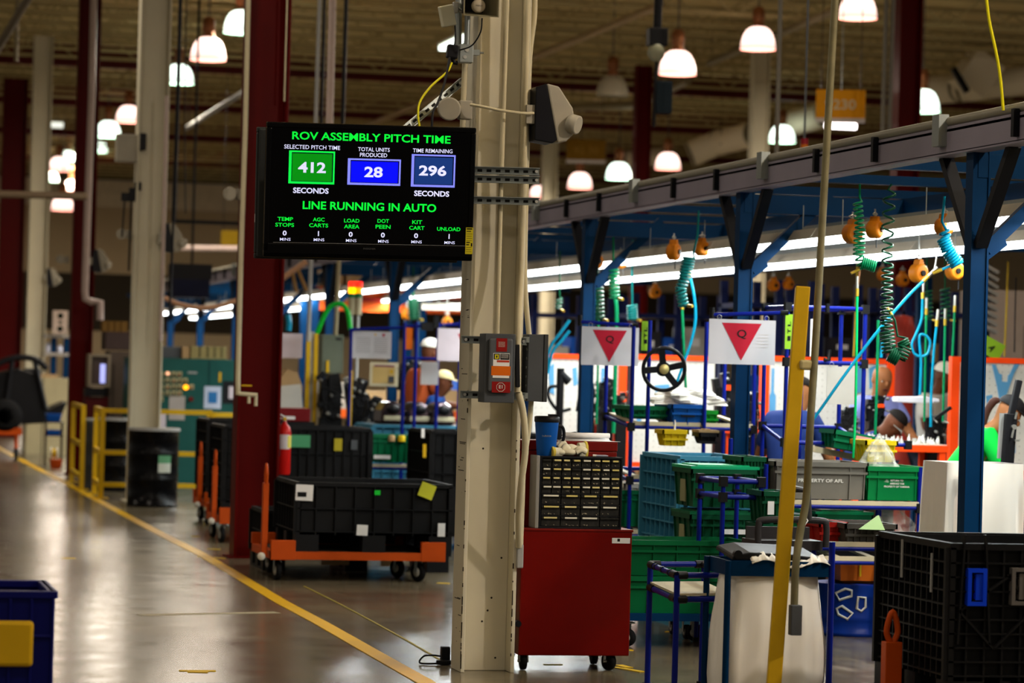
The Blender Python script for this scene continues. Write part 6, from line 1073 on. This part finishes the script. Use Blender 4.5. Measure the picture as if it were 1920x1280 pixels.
c=P(351,726,d)-e.location; MB(mat('lit_amber','ff9a10',.3,emit=2.2)).cyl((c.x,-.002,c.z),(c.x,-.04,c.z),.032).build('lit_indicator',None,e); c=P(316,700,d)-e.location; MB(mat('lit_peach','ffb890',.3,emit=1.0)).cyl((c.x,-.012,c.z),(c.x,-.04,c.z),.022).build('lit_indicator',None,e); c=P(361,748,d)-e.location; MB(RED).cyl((c.x,0,c.z),(c.x,-.05,c.z),.03).build('stop_button',None,e)
def cl(px0,px1,py0,py1,m,name): c0_=P(px0,py1,d)-e.location; c1_=P(px1,py0,d)-e.location; return MB(m).box(c0_.x,c1_.x,-.006,0,c0_.z,c1_.z).build(name,None,e)
cl(318,350,743,787,mat('aged_paper','a69e98',.7),'paper_notice'); cl(293,313,776,803,GP,'paper_notice'); cl(386,420,725,766,mat('poster_pale','b9c2d6',.6),'poster'); x_=cl(394,412,735,756,mat('poster_blue','2c6ea8',.6),'poster_picture'); x_.location.y=-.004; cl(422,446,715,757,BLK,'black_pocket'); x_=cl(434,446,725,748,GP,'pocket_sheet'); x_.location.y=-.004; cl(415,420,698,716,YEL,'yellow_tag'); cl(355,373,697,700,LGREY,'nameplate')
for px0,px1,py,m,l in ((299,340,650,GREY,'grey terminal box on top of the teal cabinet'),(342,356,650,TAN,'small tan box on top of the teal cabinet'),(358,426,648,mat('terminal_khaki','8f8355',.6),'khaki ribbed connector housing on top of the teal cabinet')):
    p0,p1=F(px0,660,d+.2),F(px1,660,d+.2); o=T('electrical_box',l,'electrical box',((p0.x+p1.x)/2,p0.y,zt+.001)); w=(p1.x-p0.x)/2; h=S(672-py,d); b=MB(m); b.box(-w,w,0,.2,0,h)
    b.build('housing',None,o,.006)
    if px0==358: MB(mat('khaki_dark','4f4a30',.6)).box(-w*.55,-w*.45,-.004,0,.02,h).box(-w*.1,0,-.004,0,.02,h).box(w*.3,w*.4,-.004,0,.02,h).box(w*.7,w*.8,-.004,0,.02,h).build('rib',None,o)
# grey-brown machine cabinet with console
d=42.3; BRG=mat('brown_grey','57493f',.55); a=F(204,700,d); e=T('machine_cabinet','brown-grey machine cabinet with hooded console behind the yellow gate','machine cabinet',(a.x,a.y,0)); b=MB(BRG); b.box(0,.42,0,.7,0,P(220,658,d).z); b.build('body',None,e,.01); MB(mat('brown_dark','4a3a36',.5)).box(-.06,.42,.0,.6,P(220,656,d).z,P(220,622,d).z).build('upper_box',None,e,.01); MB(mat('seam_dark','3a302a',.6)).box(.06,.075,-.004,0,.2,1.6).build('door_seam',None,e)
c0_=P(163,725,d)-e.location; c1_=P(207,664,d)-e.location; b=MB(mat('hood_beige','8d7f6b',.5)); b.frame(c0_.x,c1_.x,c0_.z,c1_.z,.04,-.1,.3); b.use(BRG).box(c0_.x+.03,c1_.x-.03,.0,.3,c0_.z+.02,c1_.z-.03); b.build('console_hood',None,e,.006); p_=P(192,700,d)-e.location; MB(mat('lit_screen_lilac','a9aef0',.3,emit=.8)).box(p_.x-.035,p_.x+.035,-.05,-.02,p_.z-.13,p_.z+.13).build('screen',None,e)
MB(BLK).box(c0_.x-.03,c0_.x+.25,-.1,.3,P(170,742,d).z,P(170,727,d).z).build('keyboard_shelf',None,e); MB(mat('maroon','4e1214',.5)).box(c0_.x-.03,c0_.x+.28,-.05,.3,P(170,785,d).z,P(170,743,d).z).build('maroon_panel',None,e); MB(BRG).box(c0_.x,c0_.x+.2,.0,.25,0,P(170,785,d).z).build('pedestal',None,e)
for i in range(4): q=F(199+i*12,615,d); o=MB(mat('mustard_box','7d5c2c',.7)).box(-.04,.04,0,.3,0,S(20,d)).build('carton',None); o.location=(q.x,q.y+.1,P(220,622,d).z+.001); tag(o,'mustard carton in a row on top of the brown-grey machine cabinet','carton','mustard cartons on the machine cabinet')
# workstation far left and black buggy
d=54.; ws=T('workstation','blue-posted workstation with pale shelves and a green-dot sign, far left','workstation',F(86,700,d)); ax=ws.location.x
for px in (100,124): MB(BLU).box(F(px,700,d).x-ax-.05,F(px,700,d).x-ax+.05,0,.08,0,P(px,630,d).z).build('post',None,ws)
for py in (630,664): z=P(105,py,d).z; MB(mat('pale_shelf','9b948c',.5)).box(-.05,F(128,700,d).x-ax,-.05,.3,z-.03,z+.03).build('shelf',None,ws)
def dots(o,w,h):
    b=MB(mat('dot_green','0a5c34',.6,var=0))
    for i in (-.55,0,.55): b.lathe([(0,0),(.05 if i else .03,0)],(0,-.003,-i*h),(0,-1,0),14)
    b.build('green_dots',None,o)
sheet('dot_sign','pale vertical sign with three green dots by the dark red column',99,127,582,626,53.8,mat('sign_pinkish','b09f92',.6),'sign',dots)
for px,l,s in ((92,'larger white bottle on the pale workstation shelf',1.0),(113,'smaller white bottle on the pale workstation shelf',.72)):
    q=P(px,662,d); o=T('bottle',l,'bottle',(q.x,q.y+.1,P(105,664,d).z+.031)); MB(mat('bottle_white','dfe3ff',.3)).lathe([(.05*s,0),(.065*s,.03),(.065*s,.12*s),(.03*s,.17*s),(.0,.175*s)],n=14).build('body',None,o)
o=T('cream_cabinet','cream box cabinet beyond the black buggy','cabinet',F(97,740,53.2)); b=MB(mat('cream_box','a59a78',.6)); b.box(-.42,-.16,0,.5,0,P(97,708,53.2).z); b.box(-.14,.3,0,.5,0,P(97,708,53.2).z); b.build('body',None,o); MB(TAN).box(-.42,.1,.05,.5,P(97,708,53.2).z+.001,P(97,702,53.2).z).build('top_tray',None,o)
d=50.; q=F(40,800,d); ug=T('buggy','black off-road buggy body on an orange cart, far left','vehicle',(q.x,q.y,0)); k=S(1,d)
b=MB(DKM); zz=lambda py:P(40,py,d).z
b.prism([(-55*k,zz(800)),(70*k,zz(790)),(85*k,zz(750)),(52*k,zz(765)),(40*k,zz(760)),(25*k,zz(700)),(-10*k,zz(690)),(-55*k,zz(705))],(0,0,0),X,Zv,(0,1.2,0)); b.build('body',None,ug,.03)
b=MB(BLK); b.tube(arc([(-60*k,-.02,zz(690)),(-20*k,-.02,zz(672)),(20*k,-.02,zz(672)),(45*k,-.02,zz(690))]),.05,8); b.tube([(20*k,-.02,zz(672)),(44*k,-.02,zz(765))],.04,8); b.tube([(-20*k,-.02,zz(672)),(-30*k,-.02,zz(760))],.04,8); b.build('roll_bar',None,ug); MB(mat('seat_dark','242326',.7)).box(5*k,35*k,.1,.6,zz(745),zz(690)).build('seat',None,ug,.04)
b=MB(RUB); b.lathe([(.12,-.1),(.25,-.1),(.28,-.06),(.28,.06),(.25,.1),(.12,.1)],(-32*k,-.1,zz(780)),(0,-1,0),24); b.build('wheel',None,ug); MB(mat('hub_grey','77706a',.5)).lathe([(0,.1),(.13,.1),(.12,.07)],(-32*k,-.1,zz(780)),(0,-1,0),16).build('hub',None,ug)
b=MB(ORG); b.box(-60*k,0*k,-.2,1.3,zz(815),zz(802)); b.build('cart_deck',None,ug); 
for x in (-50*k,-8*k): MB(RUB).lathe([(.03,-.03),(.1,-.03),(.1,.03),(.03,.03)],(x,.1,.1),X,16).build('caster_wheel',None,ug); MB(ORG).box(x-.03,x+.03,.05,.15,.1,zz(812)).build('caster_leg',None,ug)
for px,py,w,h,m,l,dd in ((101,790,26,14,BLUB,'upper blue bin on the floor rack beyond the dark red column',48),(101,815,24,9,BLUB,'lower blue bin beyond the dark red column',48)):
    q=P(px,py,dd); tote(l,(q.x,q.y,q.z),S(w,dd),.3,S(h,dd),m,ribs=2,cat='bin',name='parts_bin')
e=T('floor_rack','dark low rack holding the two blue bins','rack',F(101,850,48)); b=MB(DKM); 
for py in (790,815): z=P(101,py,48).z; b.box(-.14,.14,-.02,.35,z-.02,z-.001)
for x in (-.13,.12): b.box(x,x+.012,0,.34,0,P(101,790,48).z)
b.build('frame',None,e)
o=tote('orange box on the floor at the foot of the dark red column',F(106,858,46.5),S(20,46.5),.25,S(17,46.5),ORG,ribs=2,cat='box',name='floor_box')
e=T('floor_reel','pale reel and yellow hose on the orange box','reel',(F(103,830,46.5).x,F(103,830,46.5).y+.1,S(17,46.5)+.0)); b=MB(WHT); b.lathe([(.03,-.05),(.09,-.05),(.09,-.04),(.03,-.04),(.03,.04),(.09,.04),(.09,.05),(.03,.05)],(0,0,.09),X,16); b.build('drum',None,e); MB(YEL).lathe([(.06,-.03),(.07,0),(.06,.03)],(0,0,.09),X,16).build('hose',None,e)

q=F(670,1000,24.95); lb=bulk_bin('low black bin standing on the floor just behind the long orange cart',(q.x,q.y,0),1.52,.75,P(520,955,24.95).z,BLKM,nx=8,nz=2); bl(602,655,1050,1059,TAN,24.9,lb); bl(718,757,1052,1063,TAN,24.9,lb); bl(487,490,975,995,PAP,24.9,lb)
# ================================================================ overhead pipes, signs, ducts and cables
pipe('roof_pipe','long shiny pipe running under the roof toward the display top',[P(1235,11,46.8),P(690,235,71),P(560,289,82)],.07,mat('bright_pipe','a1885e',.35,.4),smooth=False)
pipe('roof_pipe','grey pipe under the roof between cream and red columns',[P(520,133,47),P(350,240,60)],.05,LGREY,smooth=False); pipe('roof_pipe','pale pipe under the roof behind the tall conduit',[P(1600,6,47.2),P(1330,118,56.9)],.07,mat('pale_pipe','8d8266',.4,.3),smooth=False); pipe('roof_pipe','pale pipe running low under the far ducts',[P(1000,205,66),P(1200,195,64),P(1290,150,58)],.09,mat('pale_pipe','8d8266',.4,.3),smooth=False)
for o in [o for o in COL.objects if o.name.startswith('roof_pipe')]:
    vs=[v.co for v in o.data.vertices]; n=len(vs)
    for a in (vs[0],vs[n//2],vs[-1]): MB(DKM).tube([(a.x,a.y,a.z),(a.x,a.y,8.02)],.01,5).build('pipe_hanger',None,o)
PINK=mat('pinkish_pipe','b7a49c',.4)
pipe('drop_pipe','wide pinkish pipe dropping from the roof behind the display',[P(624,-20,30),P(617,260,30)],.036,PINK,smooth=False); pipe('drop_pipe','thin grey pipe dropping beside the pinkish one and down to the yellow guard post',[P(600,-20,32.9),P(588,360,32.9),P(578,640,32.9)],.022,LGREY,smooth=False); pipe('drop_pipe','black pipe dropping right of the pinkish one',[P(650,-20,33),P(642,240,33)],.022,DKM,smooth=False); pipe('drop_pipe','black pipe dropping left of the pinkish one',[P(609,-20,33),P(602,240,33)],.018,DKM,smooth=False); pipe('drop_pipe','pale thin pipe reaching down from the display to the control box',[P(636,480,33.5),P(629,628,33.5)],.024,mat('pale_pipe','8d8266',.4,.3),smooth=False)
pipe('drop_pipe','white pipe with an elbow on the dark red column',[P(176,-20,43.6),P(172,180,43.6),P(164,400,43.6),P(159,545,43.6),P(160,560,43.6),P(172,566,43.6),P(188,566,43.6),P(188,600,43.6)],.05,PINK,smooth=False)
pipe('drop_pipe','thin white pipe on the aisle edge of the big red column',[P(466,-20,26.1),P(460,240,26.1),P(452,470,26.1),P(446,705,26.1),P(446,740,26.1)],.022,CONW,smooth=False)
e=T('pipe_valve','small valve with yellow handle on the white pipe of the big red column','valve',P(458,738,26.0)); b=MB(CONW); b.tube([(-.05,0,.0),(.11,0,-.01)],.018); b.tube([(.04,0,-.01),(.04,0,-.08)],.014); b.tube([(.1,0,-.01),(.1,0,-.1)],.014); b.build('body',None,e); MB(YEL).bar((-.03,-.02,.07),(.06,-.02,.07),.012).build('handle',None,e)
pipe('drop_cable','thick black cable hanging just right of the cream column',[P(339,-20,34),P(333,200,34),P(325,415,34)],.022,BLK,smooth=False,cat='cable'); pipe('drop_cable','black cable falling behind the cream column to the line',[P(325,415,34),P(318,590,34)],.014,BLK,smooth=False,cat='cable'); pipe('drop_pipe','thin pale pipe on the far edge of the cream column',[P(313,180,36.1),P(307,420,36.1),P(301,640,36.1)],.022,PINK,smooth=False)
pipe('drop_cable','thin dark cable between the cream and big red columns',[P(350,-20,38),P(346,230,38),P(348,400,38)],.008,BLK,smooth=False,cat='cable'); pipe('drop_pipe','thin red pipe on the side of the big red column',[P(543,-20,26.4),P(536,235,26.4)],.014,CRED,smooth=False); pipe('drop_pipe','thin cream pipe on the big red column beside the red one',[P(539,-20,26.35),P(533,190,26.35)],.008,CONW,smooth=False)
pipe('cross_pipe','beige horizontal pipe across the top of the aisle, far left',[P(-30,363,41),P(164,368,41)],.048,mat('beige_pipe','8f7c66',.5),smooth=False); pipe('cross_pipe','pale pinkish crossbar behind the cream column, under the yellow sign',[P(338,465,52),P(455,466,52)],.05,PINK,smooth=False)
pipe('festoon_hose','pinkish sagging hose between the cream and big red columns',[P(308,558,39),P(335,570,39),P(372,577,39),P(410,574,39),P(448,562,39)],.03,mat('peach_hose','b98c6c',.5),cat='hose'); pipe('slanted_pipe','tan slanted pipe under the display next to the red column',[P(522,527,37),P(575,490,37)],.035,mat('peach_hose','b98c6c',.5),smooth=False); pipe('slanted_pipe','thin tan strut dropping from the slanted pipe',[P(548,508,37),P(556,548,37)],.022,mat('tan_strut','8d6b3c',.5),smooth=False); pipe('slanted_pipe','second thin tan strut leaning from the slanted pipe',[P(556,500,37),P(575,545,37)],.022,mat('tan_strut','8d6b3c',.5),smooth=False)
for px,y1,d,l in ((1456,300,30,'thin grey drop pipe beside the cream column over the frame'),(1655,255,38,'first thin grey drop pipe left of the dark red column'),(1667,262,38,'second thin grey drop pipe left of the dark red column')): pipe('drop_pipe',l,[P(px+8,-20,d),P(px,y1,d)],S(4.5,d),mat('grey_drop','7a756a',.5),smooth=False)
pipe('cable','yellow cable hanging down to the end of the overhead rail',[P(1848,-15,16.6),P(1855,40,16.6),P(1868,100,16.6),P(1876,150,16.6),P(1881,207,16.6)],.009,YHOSE,'cable')
e=T('hoist_block','black hanging block with a pale globe below it, left of the broad dome lamp','hoist',P(1232,70,31)); b=MB(BLK); b.tube([(.02,0,2.5),(.0,0,.06)],.045,8); b.cb((0,0,0),(.19,.15,.18)); b.tube([(-.0,0,-.2),(-.01,0,-.9)],.02,6); b.build('body',None,e,.01); MB(mat('globe_pale','9a9a80',.3)).ell((-.01,-.02,-.15),(.09,.09,.1)).build('globe',None,e); b=MB(mat('dark_teal_box','12222c',.5)); b.cb((.08,0,-.6),(.16,.12,.32)); b.build('control_pendant',None,e,.008)
# signs
SGY=mat('sign_yellow','e59a06',.45)
def hsign(name,label,px0,px1,py0,py1,d,m,txt,tm,strip=True,em=0):
    c=P((px0+px1)/2,(py0+py1)/2,d); w=S(px1-px0,d)/2; h=S(py1-py0,d)/2; o=T(name,label,'sign',c,-.35); MB(m).box(-w,w,0,.02,-h*.72 if strip else -h,h).build('panel',None,o)
    if strip: MB(mat('sign_strip','cfc8c4',.5)).box(-w,w,0,.02,-h,-h*.72).build('lower_strip',None,o)
    if txt: b=MB(tm); b.text(txt,(0,-.004,h*.1),X,Zv,h*.62,w*1.25,.02); b.build('number',None,o)
    b=MB(DKM); b.tube([(-w*.8,.01,h),(-w*.8,.01,8.02-c.z)],.006,5).tube([(w*.8,.01,h),(w*.8,.01,8.02-c.z)],.006,5); b.build('hanger',None,o); return o
hsign('hanging_sign','bright yellow hanging sign numbered 9230',1530,1622,168,230,40,SGY,'9230',mat('number_tan','d9c9a4',.5)); hsign('hanging_sign','dim yellow hanging sign with faint 92 30 behind the emergency light',1062,1136,261,306,60,mat('sign_mustard','7d5a0a',.6),'92 30',mat('faint_number','94712c',.6)); hsign('hanging_sign','small yellow hanging sign beside the round lamp of the red column',414,452,432,460,58,mat('sign_yellow_dim','b08f1e',.5),None,None,False)
e=T('fluorescent_fixture','lit tube fixture hanging just under the 9230 sign','light fixture',P(1576,236,42)); MB(mat('bright_tube2','fff4f4',.3,emit=3)).tube([(-.22,0,0),(.22,0,0)],.045,8).build('tube',None,e); lamp_light((.0,-.9,-.1),55,(1,.93,.85),.1,'POINT').parent=e; MB(HOUS).box(-.24,.24,-.05,.05,.045,.08).build('reflector',None,e); MB(GALV).tube([(0,0,.07),(0,0,2.0)],.006,5).build('hanger',None,e)  # point light offset from the tube, added to brighten the sign
e=T('fluorescent_fixture','lit slanted strip light glimpsed behind the antenna','light fixture',P(850,82,46)); q1=P(829,91,46.5)-e.location; q2=P(872,70,45)-e.location; MB(mat('bright_tube3','f0fff4',.3,emit=3)).bar(q1,q2,.10,.06).build('tube',None,e); MB(HOUS).bar(q1+Zv*.06,q2+Zv*.06,.14,.04).build('reflector',None,e); MB(GALV).tube([(0,0,.07),(0,0,1.3)],.006,5).build('hanger',None,e)
# ducts
DUCT=mat('duct_white','dcd3bb',.5,scale=1,var=.12)
def duct(label,pts,r,extra=None):
    o=T('air_duct',label,'air duct',pts[0]); q=[p-pts[0] for p in pts]; b=MB(DUCT); b.tube(q,r,18); b.build('tube',None,o); b=MB(mat('duct_band','7d765f',.5))
    for i in range(len(q)-1):
        n=int((q[i+1]-q[i]).length/1.1)
        for k in range(n+1): a_=q[i].lerp(q[i+1],k/max(1,n)); t=(q[i+1]-q[i]).normalized(); b.tube([a_,a_+t*.05],r*1.04,18)
    b.build('joint_band',None,o); b=MB(DKM); m=(q[0]+q[-1])/2; b.tube([m,m+Zv*max(.3,8.05-pts[0].z-m.z)],.012,5); b.build('hanger',None,o)
    if extra: extra(o)
    return o
duct('wide pale duct at the picture edge above the overhead rail',[P(1738,170,58),P(1800,165,57),P(2010,140,56)],S(27,57),lambda o:(MB(DUCT).cb(P(1830,140,56)-o.location,(.6,.6,.7),(0,.6,0)).build('hood',None,o),MB(DKM).cb(P(1800,150,55.4)-o.location,(.1,.1,.5),(0,-.6,0)).build('slot',None,o)))
duct('pale duct over the frame, left of the cream column',[P(1292,290,70),P(1345,268,70),P(1412,252,69)],S(24,70)); duct('pale short duct behind the 9230 sign',[P(1470,235,66),P(1545,215,65)],S(24,66)); duct('dim duct behind the low dome lamp on the right of the middle column',[P(1170,300,74),P(1255,292,74)],S(16,74))
duct('dim duct across the roof by the unlit lamp',[P(1005,200,72),P(1130,188,72),P(1185,200,72)],S(10,72))
e=T('beacon','small red and amber beacon just above the rail, left of the tall conduit','beacon',P(1508,275,27)); b=MB(mat('beacon_amber','a85a10',.4)); b.cyl((0,0,-.05),(0,0,.02),.035); b.build('amber_lens',None,e); MB(mat('beacon_red','7a1420',.4)).cyl((0,0,.02),(0,0,.07),.035).build('red_lens',None,e); MB(mat('beacon_white','ffe0c0',.4,emit=1.5)).ell((-.03,-.03,-.08),(.025,.025,.025)).build('lit_bulb',None,e); MB(GREY).tube([(0,0,.06),(0,0,2.0)],.01,6).build('hanger',None,e)
# dark hoists above the far line
e=T('hoist_box','dark blue hoist box hanging between the cream and big red columns','hoist',P(362,530,46)); b=MB(mat('hoist_navy','10142e',.5)); b.box(-.3,.25,0,.5,-.22,.05); b.use(BLK).box(-.32,.28,.0,.5,.05,.28); b.build('body',None,e); MB(DKM).tube([(0,.2,.25),(0,.2,4.5)],.02,6).build('hanger',None,e)
e=T('cable_tray','black cable tray under the pale crossbar','cable tray',P(395,417,44)); b=MB(DKM); b.tube([(-.55,0,0),(.42,0,0)],.03,6); b.tube([(-.5,0,0),(-.5,0,8.02-P(395,417,44).z)],.01,5); b.build('tray',None,e)

pipe('roof_brace','pale slanted brace in the upper corner above the aisle',[P(-15,110,44),P(60,-15,40)],.06,mat('brace_grey','7d7264',.5),cat='brace',smooth=False,n=4); pipe('roof_brace','thin pale hanging rod beside the dark red corner column',[P(33,-15,44),P(30,115,44)],.03,mat('pale_pipe','8d8266',.4,.3),cat='brace',smooth=False)
e=T('fluorescent_fixture','small far fixture glowing between the ribbed and dark red columns','light fixture',P(105,234,75)); MB(mat('bright_tube4','f0f4e8',.3,emit=.8)).tube([(-.17,0,0),(.17,0,0)],.07,8).build('tube',None,e); MB(HOUS).box(-.18,.18,-.07,.07,.06,.1).build('reflector',None,e); MB(GALV).tube([(0,0,.09),(0,0,8.02-P(105,234,75).z)],.01,5).build('hanger',None,e)
